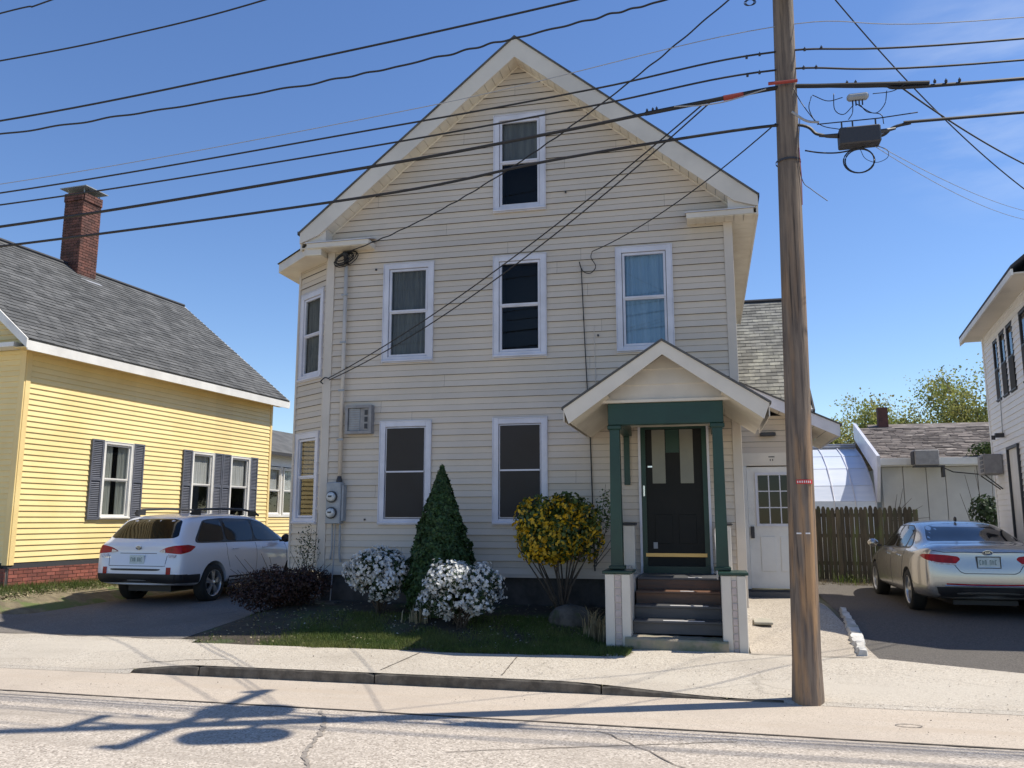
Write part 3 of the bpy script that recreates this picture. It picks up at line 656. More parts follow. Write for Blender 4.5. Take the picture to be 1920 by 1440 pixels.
# electricity meters, conduit, weatherhead
em = thing('electricity_meters', 'grey twin electricity meter cabinet with conduit up the left corner of the cream house', 'meter', (-5.78, 12.44, 0.38))
part('cabinet', 'meter_grey', em, (-5.915, -5.665, 12.33, 12.475, 1.58, 2.23, 0.01))
part('side_channel', 'meter_grey', em, (-5.66, -5.63, 12.36, 12.475, 1.62, 2.18))
for z in (2.0, 1.75):
    MB().lathe([(0, 12.25), (0.055, 12.25), (0.072, 12.27), (0.075, 12.33)], (-5.81, 0, z), 'y', 20).build('meter_dial', 'dial', em, smooth=True)
    MB().lathe([(0.076, 12.30), (0.092, 12.30), (0.092, 12.331), (0.076, 12.331)], (-5.81, 0, z), 'y', 20).build('meter_ring', 'dark_metal', em)
    part('meter_face', 'dark_metal', em, (-5.84, -5.78, 12.243, 12.2495, z-0.005, z+0.02))
MB().lathe([(0.05, 2.23), (0.05, 2.26), (0.03, 2.33)], (-5.73, 12.41, 0), 'z', 14).build('hub', 'dark_metal', em)
MB().tube([(-5.73, 12.42, 2.3), (-5.735, 12.42, 5.84)], 0.032, 10).build('conduit', 'vinyl_trim', em, smooth=True)
for z in (2.9, 3.7, 4.5, 5.3): part('strap', 'meter_grey', em, (-5.79, -5.68, 12.382, 12.39, z, z+0.03))
MB().tube([(-5.83, 12.42, 1.58), (-5.83, 12.43, 1.2), (-5.86, 12.44, 1.02)], 0.014, 6).build('pipe', 'meter_grey', em)
MB().tube([(-5.70, 12.42, 1.58), (-5.70, 12.43, 1.1), (-5.68, 12.44, 0.98)], 0.016, 6).build('pipe', 'meter_grey', em)
MB().tube([(-5.77, 12.40, 1.58), (-5.77, 12.38, 1.0), (-5.79, 12.34, 0.36)], 0.009, 6).build('ground_rod', 'cable_light', em)
coil = MB()
for k in range(7):
    r = 0.07+0.012*k; c0 = (-5.76+rnd.uniform(-.03, .03), 12.3+0.02*k, 5.93+rnd.uniform(-.03, .03))
    coil.tube([(c0[0]+r*1.5*math.cos(a/12*6.283), c0[1]+0.03*math.sin(a/12*6.283), c0[2]+r*math.sin(a/12*6.283+0.4)) for a in range(13)], 0.008, 5)
coil.tube([(-5.735, 12.42, 5.84), (-5.735, 12.40, 5.96), (-5.72, 12.32, 6.02)], 0.045, 8)
coil.build('weatherhead', 'cable', em, smooth=True)
part('flat_stone', 'rock', em, (-5.95, -5.6, 12.1, 12.4, 0.34, 0.40, 0.02), label='flat stone at the foot of the ground rod')

# ================================================================= PORCH
PX = -0.50
P = thing('entry_porch', 'small gabled entry porch with dark green posts and cream shingled pedestals', 'porch', (PX, 11.4, 0.1))
PYF = 10.72
def pz(x): return 3.86-0.655*abs(x-PX)
for s in (-1, 1):
    ex = PX+s*1.26
    MB().prism([(PX, pz(PX)), (ex, pz(ex)), (ex-s*0.07, pz(ex)-0.19), (PX, pz(PX)-0.17)], PYF-0.33, PYF-0.30).build('rake_board', 'fascia', P)
    MB().add([(PX, PYF-0.35, pz(PX)+0.03), (ex+s*.02, PYF-0.35, pz(ex)+0.02), (ex+s*.02, 12.47, pz(ex)+0.02), (PX, 12.47, pz(PX)+0.03),
              (PX, PYF-0.35, pz(PX)+0.002), (ex+s*.02, PYF-0.35, pz(ex)-0.008), (ex+s*.02, 12.47, pz(ex)-0.008), (PX, 12.47, pz(PX)+0.002)],
             [(0, 1, 2, 3), (4, 7, 6, 5), (0, 4, 5, 1), (1, 5, 6, 2)]).build('roof', 'grey_roof', P)
    # sloping soffit boards under the overhang
    MB().add([(PX+s*0.70, PYF-0.30, pz(0.70+PX)-0.20), (ex-s*.07, PYF-0.30, pz(ex)-0.17), (ex-s*.07, 12.47, pz(ex)-0.17), (PX+s*0.70, 12.47, pz(0.70+PX)-0.20)],
             [(0, 1, 2, 3)]).build('soffit', 'soffit', P)
    part('fascia_board', 'fascia', P, (ex-0.012 if s > 0 else ex, ex if s > 0 else ex+0.012, PYF-0.3, 12.47, pz(ex)-0.16, pz(ex)-0.01))
mbp = MB(); z = 3.16; k = 0
while z < 3.70:
    zu = min(z+0.2, 3.74); wa = (3.74-z)/0.655; wb = max(0.01, (3.74-zu)/0.655)
    MB().add([(PX-wa, PYF-0.022, z), (PX+wa, PYF-0.022, z), (PX+wb, PYF-0.006, zu), (PX-wb, PYF-0.006, zu), (PX-wa, PYF, z), (PX+wa, PYF, z)], [(0, 1, 2, 3), (4, 5, 1, 0)]).build('gable_board', 'fascia', P)
    z = zu
part('gable_base', 'fascia', P, (PX-0.95, PX+0.95, PYF-0.05, PYF+0.02, 3.13, 3.165))
part('beam', 'green_paint', P, (-1.23, 0.22, PYF, PYF+0.14, 2.85, 3.128, 0.006))
part('side_beam', 'green_paint', P, (-1.21, -1.08, PYF+0.14, 12.46, 2.87, 3.12))
part('side_beam', 'green_paint', P, (0.07, 0.20, PYF+0.14, 12.46, 2.87, 3.12))
part('porch_ceiling', 'soffit', P, (-1.08, 0.07, PYF+0.14, 12.46, 3.0, 3.02))
for x in (-1.15, 0.14):
    MB().add([(x-0.075, PYF+0.0, 1.07), (x+0.075, PYF+0.0, 1.07), (x+0.075, PYF+0.15, 1.07), (x-0.075, PYF+0.15, 1.07),
              (x-0.062, PYF+0.01, 2.80), (x+0.062, PYF+0.01, 2.80), (x+0.062, PYF+0.14, 2.80), (x-0.062, PYF+0.14, 2.80)],
             [(0, 3, 2, 1), (4, 5, 6, 7), (0, 1, 5, 4), (1, 2, 6, 5), (2, 3, 7, 6), (3, 0, 4, 7)]).build('post', 'green_paint', P)
    part('post_capital', 'green_paint', P, (x-0.09, x+0.09, PYF-0.015, PYF+0.165, 2.79, 2.848, 0.01))
    part('post_base', 'green_paint', P, (x-0.10, x+0.10, PYF-0.025, PYF+0.175, 1.03, 1.075, 0.008))
for x0, x1, zb in ((-1.28, -0.97, 0.10), (0.11, 0.40, 0.04)):
    ped = part('pedestal', 'fascia', P, (x0, x1, 10.52, 11.0, zb, 0.985, 0.004), label=('left' if x0 < 0 else 'right')+' porch pedestal, cream boards with a strip of shingles down its face')
    part('pedestal_board', 'fascia', ped, (x0+0.005, x0+0.115, 10.50, 10.518, zb, 0.98, 0.003))
    part('pedestal_board', 'fascia', ped, (x1-0.105, x1-0.005, 10.50, 10.518, zb, 0.98, 0.003))
    z = zb+0.02; j = 0
    while z < 0.93:
        part('shingle', 'ped_shingle', ped, (x0+0.122, x1-0.112, 10.506+0.004*(j % 2), 10.518, z, min(z+0.078, 0.975), 0.003)); z += 0.088; j += 1
    part('pedestal_cap', 'green_paint', ped, (x0-0.03, x1+0.03, 10.48, 11.03, 0.99, 1.022, 0.006))
    part('wing_wall', 'fascia', P, (x0+0.02 if x0 < 0 else x0+0.02, x1-0.02, 11.0, 12.45, zb, 0.88))
# landing and steps: concrete step at the front, four risers with grey nosings
Lz = 0.885; rise = 0.157; tr = 0.26
xs0, xs1 = -0.965, 0.105
part('landing', 'step_grey', P, (xs0, xs1, 11.53, 12.49, Lz-0.03, Lz, 0.004))
for i in range(4):
    yt = 11.53-tr*i; z = Lz-rise*i
    part('riser', 'step_brown' if i < 2 else 'step_grey', P, (xs0, xs1, yt+0.02, yt+0.035, z-rise, z-0.032))
    if i > 0: part('tread', 'step_brown' if i < 2 else 'step_grey', P, (xs0, xs1, yt-0.005, yt+tr+0.019, z-0.03, z, 0.005))
for i, (a, b) in enumerate(((-0.30, -0.12), (-0.40, -0.22), (-0.52, -0.05), (-0.60, -0.1))):
    yt = 11.53-tr*i; z = Lz-rise*i
    part('grip_strip', 'tag_white', P, (a, b, yt+(0.0 if i else 0.01), yt+0.055, z+0.0005, z+0.004))
sg = MB(); n = 22; vs = []; fs = []
for i in range(n+1):
    f = i/n; x = -1.04+(0.17+1.04)*f; y = 10.44-0.02*f; t = 0.248+rnd.uniform(-.004, .004)-0.02*f
    vs += [(x, y+rnd.uniform(-.004, .004), 0.05), (x, y+rnd.uniform(-.003, .003), t-0.02), (x, y+0.015, t), (x, 10.80, t), (x, 10.80, 0.05)]
for i in range(n):
    for k in range(4): q = i*5+k; fs.append((q, q+5, q+6, q+1))
fs += [(4, 3, 2, 1, 0), tuple(n*5+k for k in range(5))]
sg.add(vs, fs).build('concrete_step', 'concrete_mossy', P)
part('stair_filler', 'interior', P, (xs0, xs1, 11.6, 12.45, 0.1, Lz-0.05))
# rear newels with dark caps and the white handrail
for x0, x1 in ((-1.21, -1.05), (0.12, 0.29)):
    nw = part('newel_post', 'fascia', P, (x0, x1, 12.22, 12.40, 0.90, 1.56, 0.005))
    part('newel_cap', 'dark_metal', nw, (x0-0.025, x1+0.025, 12.19, 12.42, 1.563, 1.60, 0.01))
    part('half_wall', 'fascia', P, (x0+0.03, x1-0.03, 11.0, 12.2, 0.885, 1.0))
hr = MB(); hr.tube([(0.085, 12.2, 1.52), (0.075, 11.9, 1.42), (0.08, 11.3, 1.14), (0.085, 11.03, 1.05)], 0.016, 7); hr.tube([(0.085, 12.2, 1.52), (0.085, 12.2, 0.89)], 0.013, 6); hr.tube([(0.08, 11.3, 1.14), (0.08, 11.3, 0.885)], 0.013, 6)
hr.build('handrail', 'tag_white', P, smooth=True)
# entrance door (part of the house)
part('door_trim', 'white_trim', H, (-0.99, -0.955, FY-0.04, FY+0.05, 0.86, 3.09), (0.0, 0.035, FY-0.04, FY+0.05, 0.86, 3.09), (-0.955, 0.0, FY-0.04, FY+0.05, 3.05, 3.09))
dr_ = part('entrance_door', 'door_dark', H, (-0.955, 0.0, FY-0.005, FY+0.06, 0.90, 3.05))
part('stile', 'green_paint', dr_, (-0.955, -0.885, FY-0.03, FY-0.006, 0.90, 3.05), (-0.07, 0.0, FY-0.03, FY-0.006, 0.90, 3.05), (-0.885, -0.07, FY-0.03, FY-0.006, 2.97, 3.05))
for a, b in ((-0.79, -0.60), (-0.385, -0.195)): part('door_lite', 'door_lite', dr_, (a, b, FY-0.012, FY-0.006, 2.17, 2.96))
part('upper_panel', 'green_paint', dr_, (-0.59, -0.395, FY-0.010, FY-0.006, 2.62, 2.96))
for a, b in ((-0.77, -0.52), (-0.43, -0.18)):
    for p_, q_ in ((1.30, 1.72),): part('door_panel', 'door_dark', dr_, (a, b, FY-0.014, FY-0.006, p_, q_, 0.004))
part('kick_strip', 'brass', dr_, (-0.91, -0.045, FY-0.04, FY-0.031, 1.115, 1.165))
part('threshold', 'green_paint', dr_, (-0.95, 0.0, FY-0.06, FY-0.006, 0.886, 0.98))
part('handle', 'chrome', dr_, (-0.93, -0.905, FY-0.065, FY-0.031, 1.98, 2.14, 0.005)); part('door_closer', 'chrome', dr_, (-0.86, -0.79, FY-0.03, FY-0.013, 2.40, 2.43, 0.004))
part('sticker', 'cable_light', dr_, (-0.80, -0.74, FY-0.016, FY-0.0125, 1.23, 1.32))
for x0 in (-1.20, 0.115):
    sh = part('door_shutter', 'green_paint', H, (x0, x0+0.085, FY-0.055, FY-0.02, 2.15, 3.0, 0.004))
# tan shingles beside the door, catching light

# ================================================================= SIDE ENTRY (lean-to on the right wall)
S = H
LY = 15.0
Ms = Matrix.Translation((0, LY, 0))
zr = lambda x: 3.98-0.47*(x-WX1)
backing(S, Ms, WX1+0.01, 1.62, 2.7, 3.40, (), lambda z: WX1, lambda z: min(1.62, WX1+(3.98-z)/0.47))
siding(S, Ms, WX1+0.01, 1.62, 2.78, 3.42, 0.0965, 'vinyl', xr=lambda z: min(1.62, WX1+(3.98-z)/0.47))
part('door_header', 'fascia', S, (WX1+0.02, 1.66, LY-0.03, LY+0.03, 2.56, 2.78, 0.003))
part('corner_board', 'vinyl_trim', S, (1.60, 1.68, LY-0.02, LY+0.1, 0.3, 2.8))
part('wall', 'vinyl', S, (1.62, 1.67, LY+0.1, 17.2, 0.3, 3.1))
sd_ = part('side_door', 'white_paint', S, (0.66, 1.52, LY+0.01, LY+0.06, 0.50, 2.54), label='white side door with nine panes in its upper half')
part('door_casing', 'white_paint', S, (0.56, 0.655, LY-0.03, LY+0.05, 0.46, 2.56, 0.003), (1.525, 1.60, LY-0.03, LY+0.05, 0.46, 2.56, 0.003))
gx0, gx1, gz0, gz1 = 0.83, 1.38, 1.57, 2.40
part('lite_frame', 'white_trim', sd_, (gx0-0.04, gx0, LY-0.012, LY+0.009, gz0-0.04, gz1+0.04), (gx1, gx1+0.04, LY-0.012, LY+0.009, gz0-0.04, gz1+0.04), (gx0, gx1, LY-0.012, LY+0.009, gz1, gz1+0.04), (gx0, gx1, LY-0.012, LY+0.009, gz0-0.04, gz0))
for i in range(3):
    for j in range(3):
        a = gx0+(gx1-gx0)*i/3+0.009; b = gx0+(gx1-gx0)*(i+1)/3-0.009; c = gz0+(gz1-gz0)*j/3+0.009; d = gz0+(gz1-gz0)*(j+1)/3-0.009
        part('pane', 'car_glass', sd_, (a, b, LY+0.0, LY+0.008, c, d))
for i in (1, 2):
    part('muntin', 'white_trim', sd_, (gx0+(gx1-gx0)*i/3-0.009, gx0+(gx1-gx0)*i/3+0.009, LY-0.008, LY+0.009, gz0, gz1))
    zz = gz0+(gz1-gz0)*i/3; part('muntin', 'white_trim', sd_, (gx0, gx1, LY-0.006, LY+0.0095, zz-0.009, zz+0.009))
for a in (0.84, 1.16): 
    part('door_panel', 'white_paint', sd_, (a, a+0.24, LY-0.004, LY+0.009, 0.78, 1.36, 0.004))
part('lock', 'dark_metal', sd_, (0.685, 0.745, LY-0.04, LY+0.009, 1.33, 1.53, 0.006))
part('door_step', 'step_grey', S, (0.56, 1.62, LY-0.12, LY+0.0, 0.26, 0.455, 0.004))
part('door_sill', 'dark_metal', S, (0.6, 1.56, LY-0.06, LY-0.032, 0.457, 0.49))
part('house_number', 'dark_metal', S, (1.03, 1.13, LY-0.036, LY-0.031, 2.70, 2.715), (1.05, 1.065, LY-0.036, LY-0.031, 2.64, 2.67), (1.09, 1.105, LY-0.036, LY-0.031, 2.64, 2.67))
part('porch_light', 'dark_metal', S, (0.90, 1.16, LY-0.16, LY-0.02, 3.06, 3.12, 0.01))
ex = 2.16
MB().prism([(WX1+0.02, zr(WX1)), (ex, zr(ex)), (ex-0.03, zr(ex)-0.19), (WX1+0.02, zr(WX1)-0.19)], 14.55, 14.58).build('rake_board', 'white_trim', S)
MB().add([(WX1+.02, 14.53, zr(WX1)+0.03), (ex+0.03, 14.53, zr(ex)+0.015), (ex+0.03, 17.3, zr(ex)+0.015), (WX1+.02, 17.3, zr(WX1)+0.03), (WX1+.02, 14.53, zr(WX1)+0.002), (ex+0.03, 14.53, zr(ex)-0.012), (ex+0.03, 17.3, zr(ex)-0.012), (WX1+.02, 17.3, zr(WX1)+0.002)],
         [(0, 1, 2, 3), (4, 7, 6, 5), (0, 4, 5, 1), (1, 5, 6, 2)]).build('roof', 'grey_roof', S)
n = 9
for i in range(n):
    a = WX1+0.02+(ex-0.05-WX1)*i/n; b = a+(ex-0.05-WX1)/n-0.006
    y1 = LY-0.01 if b < 1.6 else 17.2
    MB().add([(a, 14.58, zr(a)-0.19), (b, 14.58, zr(b)-0.19), (b, y1, zr(b)-0.19), (a, y1, zr(a)-0.19)], [(0, 1, 2, 3)]).build('soffit_panel', 'soffit', S)
part('fascia_board', 'white_trim', S, (ex-0.03, ex, 14.58, 17.25, zr(ex)-0.19, zr(ex)-0.015))
# --- rear wing: pitched roof facing the street, each shingle its own piece
ey, ez, ry, rzz = 17.25, 3.80, 21.0, 6.98
sl = math.hypot(ry-ey, rzz-ez); pa = math.atan2(rzz-ez, ry-ey)
Me = Matrix.Translation((0, ey, ez)) @ Matrix.Rotation(pa, 4, 'X')     # local y up the slope, z off it
part('wall', 'vinyl', S, (WX1, 1.86, 17.5, 24.3, 0.3, 3.9)); part('wall', 'vinyl', S, (WX1-3, WX1, 19.42, 24.3, 0.3, 3.9))
MB().prism([(17.5, 3.9), (24.3, 3.9), (20.95, 6.80)], 1.80, 1.86, 'x').build('wall', 'vinyl', S)
MB().box(-1.5, 2.08, 0, sl, -0.10, -0.015).build('wing_roof', 'grey_roof', S, M=Me)
MB().box(-1.5, 2.08, 0, sl, -0.10, -0.015).build('wing_roof', 'grey_roof', S, M=Matrix.Translation((0, 24.75, ez)) @ Matrix.Rotation(math.pi-pa, 4, 'X') @ Matrix.Scale(-1, 4, (0, 0, 1)))
MB().box(2.08, 2.11, -0.05, sl+0.03, -0.16, 0.02).build('rake_board', 'dark_edge', S, M=Me)
MB().box(-1.5, 2.08, -0.02, 0.0, -0.18, 0.01).build('fascia_board', 'white_trim', S, M=Me)
sb = []
for q in range(3):
    me = bpy.data.meshes.new('shingle'); wdt = (0.222, 0.224, 0.219)[q]
    b_ = MB().add([(0, 0, 0), (wdt, 0, 0), (wdt, 0.16, -0.008), (0, 0.16, -0.008), (0, 0, 0.012), (wdt, 0, 0.012), (wdt, 0.16, 0.0), (0, 0.16, 0.0)], [(4, 5, 6, 7), (0, 1, 5, 4), (1, 2, 6, 5), (0, 4, 7, 3)])
    me.from_pydata(b_.v, [], b_.f); me.materials.append(MATS['ell_shingle']); sb.append(me)
HI = world(H).inverted(); nrow = int(sl/0.148)
for r_ in range(nrow):
    x = 0.50-0.11*(r_ % 2)
    while x < 1.86:
        o = bpy.data.objects.new('shingle', sb[rnd.randrange(3)]); col.objects.link(o); o.parent = H
        o.matrix_basis = HI @ Me @ Matrix.Translation((x, r_*0.148, -0.006+rnd.uniform(0, .003))); x += 0.2265
MB().tube([(-1.5, 21.0, 7.0), (2.1, 21.0, 7.0)], 0.05, 6).build('ridge_cap', 'dark_edge', S)
# loose drop wires on the front wall
MB().tube([(-1.83, 12.455, 5.62), (-1.80, 12.46, 5.50), (-1.76, 12.46, 4.3), (-1.72, 12.465, 3.2)], 0.008, 5).build('wall_cable', 'cable', H)
MB().tube([(-1.62, 12.475, 4.6), (-1.60, 12.475, 3.2)], 0.005, 5).build('wall_cable', 'vinyl_trim', H)
MB().tube([(-1.70, 12.465, 2.9), (-1.66, 12.465, 0.9)], 0.010, 5).build('wall_cable', 'cable', H)
for x, z in ((-5.32, 1.63), (-5.24, 5.72), (-1.57, 4.42), (-2.05, 6.78)): part('wall_hook', 'dark_metal', H, (x, x+0.025, 12.465, 12.49, z, z+0.03))

# ================================================================= YELLOW HOUSE
YA = -math.atan2(0.075, 1.0)
Y = thing('yellow_house', 'yellow clapboard house with grey shutters, grey shingle roof and brick chimney on the left', 'house', (-11.87, 12.38, 0.4), YA)
YM = world(Y) @ Matrix.Translation((0, 0, -0.4))     # local: origin at front right corner, +y along wall
Mw = YM @ Matrix.Rotation(R(90), 4, 'Z')             # wall coords: x along +y, outward +x
def yl(b): return b
wy = [(14.33-12.38, 15.11-12.38), (17.0-12.38, 17.76-12.38), (18.42-12.38, 19.2-12.38)]
yops = [(a, b, 1.66, 3.19) for a, b in wy]
LEN = 7.75
siding(Y, Mw, 0.10, LEN-0.08, 0.90, 4.68, 0.1, 'yellow', yops, laps=1, name='clapboard', proud=0.02)
for k, (a, b) in enumerate(yops and wy):
    window(Y, Mw, a, b, 1.66, 3.19, trim='white_paint', case=0.05, sash=0.035, gl='bright_glass' if k else 'window_glass', cur=('curtain_white', 'curtain_white', 'curtain_white')[k], curtain_kind=('split', 'upper', 'upper')[k], depth=0.05)
for a, b in ((1.63, 1.93), (2.76, 3.06), (4.30, 4.60), (5.40, 5.70), (5.72, 6.02), (6.85, 7.15)):
    fr = MB(); p, q = 1.64, 3.21; c = 0.035
    fr.box(a, a+c, -0.055, -0.024, p, q).box(b-c, b, -0.055, -0.024, p, q).box(a+c, b-c, -0.055, -0.024, q-c, q).box(a+c, b-c, -0.055, -0.024, p, p+0.05).box(a+c, b-c, -0.055, -0.024, 2.40, 2.45)
    sh = fr.build('shutter', 'shutter', Y, M=Mw)
    lv = MB(); z = p+0.06
    while z < q-0.05:
        if not 2.37 < z < 2.45: lv.add([(a+c, -0.05, z), (b-c, -0.05, z), (b-c, -0.028, z+0.03), (a+c, -0.028, z+0.03)], [(0, 1, 2, 3)])
        z += 0.036
    lv.quad((a+c, -0.026, p), (b-c, -0.026, p), (b-c, -0.026, q), (a+c, -0.026, q))
    lv.build('louvres', 'shutter', sh, M=Mw, kind='stuff')
MB().box(0, 0.10, -0.03, 0.1, 0.86, 4.66).build('corner_board', 'yellow_trim', Y, M=Mw)
MB().box(LEN-0.08, LEN, -0.03, 0.1, 0.86, 4.66).build('corner_board', 'yellow_trim', Y, M=Mw)
MB().box(0, LEN, -0.012, 0.1, 0.80, 0.895).build('sill_board', 'dark_edge', Y, M=Mw)
# front wall (towards the street) and the other walls
YW = 6.60
Mf = YM @ Matrix.Translation((-YW, 0, 0))
siding(Y, Mf, 0, YW-0.02, 0.90, 4.68, 0.1, 'yellow', laps=1, name='clapboard', proud=0.02)
siding(Y, Mf, 0, YW, 4.68, 7.3, 0.1, 'yellow', xl=lambda z: (z-4.7)/0.82, xr=lambda z: YW-(z-4.7)/0.82, laps=2, name='clapboard', proud=0.02)
MB().box(-YW, 0, LEN-0.1, LEN, 0.9, 4.68).build('wall', 'yellow', Y, M=YM)
MB().prism([(-YW, 4.68), (0, 4.68), (-YW/2, 7.35)], LEN-0.1, LEN).build('wall', 'yellow', Y, M=YM)
MB().box(-YW, -YW+0.1, 0, LEN, 0.9, 4.68).build('wall', 'yellow', Y, M=YM)
MB().box(-0.10, 0.02, -0.03, -0.0, 0.86, 4.66).build('corner_board', 'yellow_trim', Y, M=YM)
# brick foundation
def bricks(parent, M, x0, x1, z0, z1, m, bw=0.2, bh=0.065, name='brickwork'):
    mb = MB(); z = z0; r_ = 0
    while z < z1-0.01:
        x = x0-(bw/2)*(r_ % 2)
        while x < x1:
            a, b = max(x, x0), min(x+bw-0.01, x1); d = rnd.uniform(0, .004)
            if b-a > 0.02: mb.box(a, b, -0.012-d, 0.02, z, min(z+bh-0.01, z1))
            x += bw
        z += bh; r_ += 1
    return mb.build(name, m, parent, M=M, kind='stuff')
bricks(Y, Mw, 0.03, LEN-0.03, 0.12, 0.80, 'brick_painted'); MB().box(0.02, LEN-0.02, 0.0, 0.2, 0.0, 0.8).build('foundation', 'mortar', Y, M=Mw)
bricks(Y, Mf, 0.03, YW-0.03, 0.12, 0.80, 'brick_painted'); MB().box(0.02, YW-0.02, 0.0, 0.2, 0.0, 0.8).build('foundation', 'mortar', Y, M=Mf)
# roof
ov = 0.33; fo = 0.30; RH = 7.72; half = YW/2+ov; ez_ = 4.80; ps = math.atan2(RH-ez_, half); SLn = math.hypot(RH-ez_, half)
for s in (1, -1):
    # slab; local u up the slope, shingle courses as real steps
    base = YM @ Matrix.Translation((ov if s > 0 else -YW-ov, -fo, ez_)) @ Matrix.Rotation(R(90 if s > 0 else -90), 4, 'Z')
    base = base @ Matrix.Rotation(ps, 4, 'X') if s > 0 else YM @ Matrix.Translation((-YW-ov, LEN+fo, ez_)) @ Matrix.Rotation(R(-90), 4, 'Z') @ Matrix.Rotation(ps, 4, 'X')
    LL = LEN+2*fo
    MB().box(0, LL, 0, SLn, -0.10, 0.0).build('roof', 'grey_roof', Y, M=base)
    mb = MB(); rws = int(SLn/0.14)
    for r_ in range(rws):
        x = -0.3*(r_ % 2)*0.5+rnd.uniform(-.05, 0)
        while x < LL:
            wd = rnd.choice((0.3, 0.3, 0.22, 0.36)); a, b = max(0, x), min(LL, x+wd-0.008)
            if b > a+0.02:
                h = rnd.uniform(0.010, 0.018); y0 = r_*0.14
                mb.add([(a, y0, 0.001), (b, y0, 0.001), (b, y0, h), (a, y0, h), (a, y0+0.15, 0.002), (b, y0+0.15, 0.002)], [(0, 1, 2, 3), (3, 2, 5, 4), (1, 5, 2), (0, 3, 4)])
            x += wd
    mb.build('shingles', 'grey_roof', Y, M=base, kind='stuff')
    xo = ov-0.025 if s > 0 else -YW-ov
    MB().box(xo, xo+0.025, -fo, LEN+fo, ez_-0.20, ez_-0.03).build('fascia_board', 'white_paint', Y, M=YM)
    MB().box(min(xo, 0 if s > 0 else xo), max(xo, 0.0 if s > 0 else -YW), -fo, LEN+fo, ez_-0.155, ez_-0.14).build('soffit', 'yellow_trim', Y, M=YM)
for y0 in (-fo-0.03, LEN+fo):
    for s in (-1, 1):
        MB().prism([(-YW/2, RH-0.0), (-YW/2+s*half, ez_-0.0), (-YW/2+s*half, ez_-0.17), (-YW/2, RH-0.19)], y0, y0+0.03).build('rake_board', 'white_paint', Y, M=YM)
MB().box(-YW, 0.0, -fo, 0, ez_-0.12, ez_-0.04).build('pent_eave', 'white_paint', Y, M=YM)
MB().box(-1.2, -YW/2+3.6, 0, 0, 0, 0)
MB().tube([tuple(YM @ Vector((-YW/2, -fo, RH+0.02))), tuple(YM @ Vector((-YW/2, LEN+fo, RH+0.02)))], 0.045, 6).build('ridge_cap', 'dark_edge', Y)
# chimney
cx, cy = -YW/2+0.05, 4.12
CH = MB()
Mc = YM
MB().box(cx-0.27, cx+0.27, cy-0.27, cy+0.27, 6.9, 9.50).build('chimney', 'mortar', Y, M=Mc)
chm = [o for o in Y.children if o.name.startswith('chimney')][0]
mb = MB(); z = 6.95; r_ = 0
while z < 9.48:
    cor = 0.03 if z > 9.30 else 0.0
    for ax in range(4):
        u = -0.28+(0.10 if r_ % 2 else 0)
        xs_ = ([] if not r_ % 2 else [(-0.28, -0.19)])
        while u < 0.28: xs_.append((u, min(u+0.19, 0.28))); u += 0.2
        for a, b in xs_:
            if b-a < 0.03: continue
            d0, d1 = 0.26, 0.285+cor+rnd.uniform(0, .004)
            if ax == 0: mb.box(cx+a, cx+b, cy-d1, cy-d0, z, z+0.055)
            elif ax == 1: mb.box(cx+a, cx+b, cy+d0, cy+d1, z, z+0.055)
            elif ax == 2: mb.box(cx+d0, cx+d1, cy+a, cy+b, z, z+0.055)
            else: mb.box(cx-d1, cx-d0, cy+a, cy+b, z, z+0.055)
    z += 0.068; r_ += 1
mb.build('brickwork', 'brick', chm, M=Mc, kind='stuff')
MB().box(cx-0.40, cx+0.40, cy-0.36, cy+0.36, 9.65, 9.67).build('rain_cap', 'meter_grey', chm, M=Mc)
lg = MB()
for sx_ in (-1, 1):
    for sy_ in (-1, 1): lg.box(cx+sx_*0.24-0.01, cx+sx_*0.24+0.01, cy+sy_*0.24-0.01, cy+sy_*0.24+0.01, 9.48, 9.65)
lg.build('cap_legs', 'meter_grey', chm, M=Mc)
MB().add([(cx+0.28, cy-0.3, RH-0.27), (cx+0.28, cy+0.3, RH-0.27), (cx+0.5, cy+0.3, RH-0.43), (cx+0.5, cy-0.3, RH-0.43)], [(0, 1, 2, 3)]).build('flashing', 'cable_light', chm, M=Mc)
# rear wing with white window band
Yw = thing('rear_wing', 'low wing behind the yellow house with white porch windows over yellow clapboards', 'house', (-12.0, 22, 0.4))
wx = lambda y: -12.25+0.075*(y-20)
Mv = Matrix.Translation((wx(20.2), 20.2, 0)) @ Matrix.Rotation(YA, 4, 'Z') @ Matrix.Rotation(R(90), 4, 'Z')     # wall coords run away from the street, outward to the drive
siding(Yw, Mv, 0, 6.0, 0.95, 1.74, 0.1, 'yellow', laps=1, name='clapboard', proud=0.02)
MB().box(0, 6.0, 0.03, 0.10, 0.2, 0.95).build('foundation', 'mortar', Yw, M=Mv)
wz = [(1.20, 1.98), (2.10, 2.88), (3.0, 3.78), (3.9, 4.68), (4.8, 5.6)]
MB().box(0, 1.20, 0.0, 0.06, 1.74, 3.16).build('wall', 'white_paint', Yw, M=Mv)
for a, b in zip([w_[1] for w_ in wz], [w_[0] for w_ in wz[1:]]+[6.0]): MB().box(a, b, 0.0, 0.06, 1.74, 3.16).build('window_mullion', 'white_paint', Yw, M=Mv)
for a, b in wz: window(Yw, Mv, a+0.012, b-0.012, 1.78, 3.12, trim='white_paint', case=0.03, cur='curtain_white', curtain_kind='upper', gl='bright_glass', sill=False)
MB().box(0, 6.0, -0.04, 0.0, 1.72, 1.765).build('sill_board', 'white_paint', Yw, M=Mv)
MB().box(0, 6.0, -0.02, 0.06, 3.16, 3.52).build('head_board', 'white_wall', Yw, M=Mv)
MB().box(0, 6.0, 1.2, 1.3, 0.3, 3.5).build('back_wall', 'white_wall', Yw, M=Mv); MB().box(5.95, 6.0, 0.06, 1.2, 0.3, 3.5).build('end_wall', 'white_wall', Yw, M=Mv)
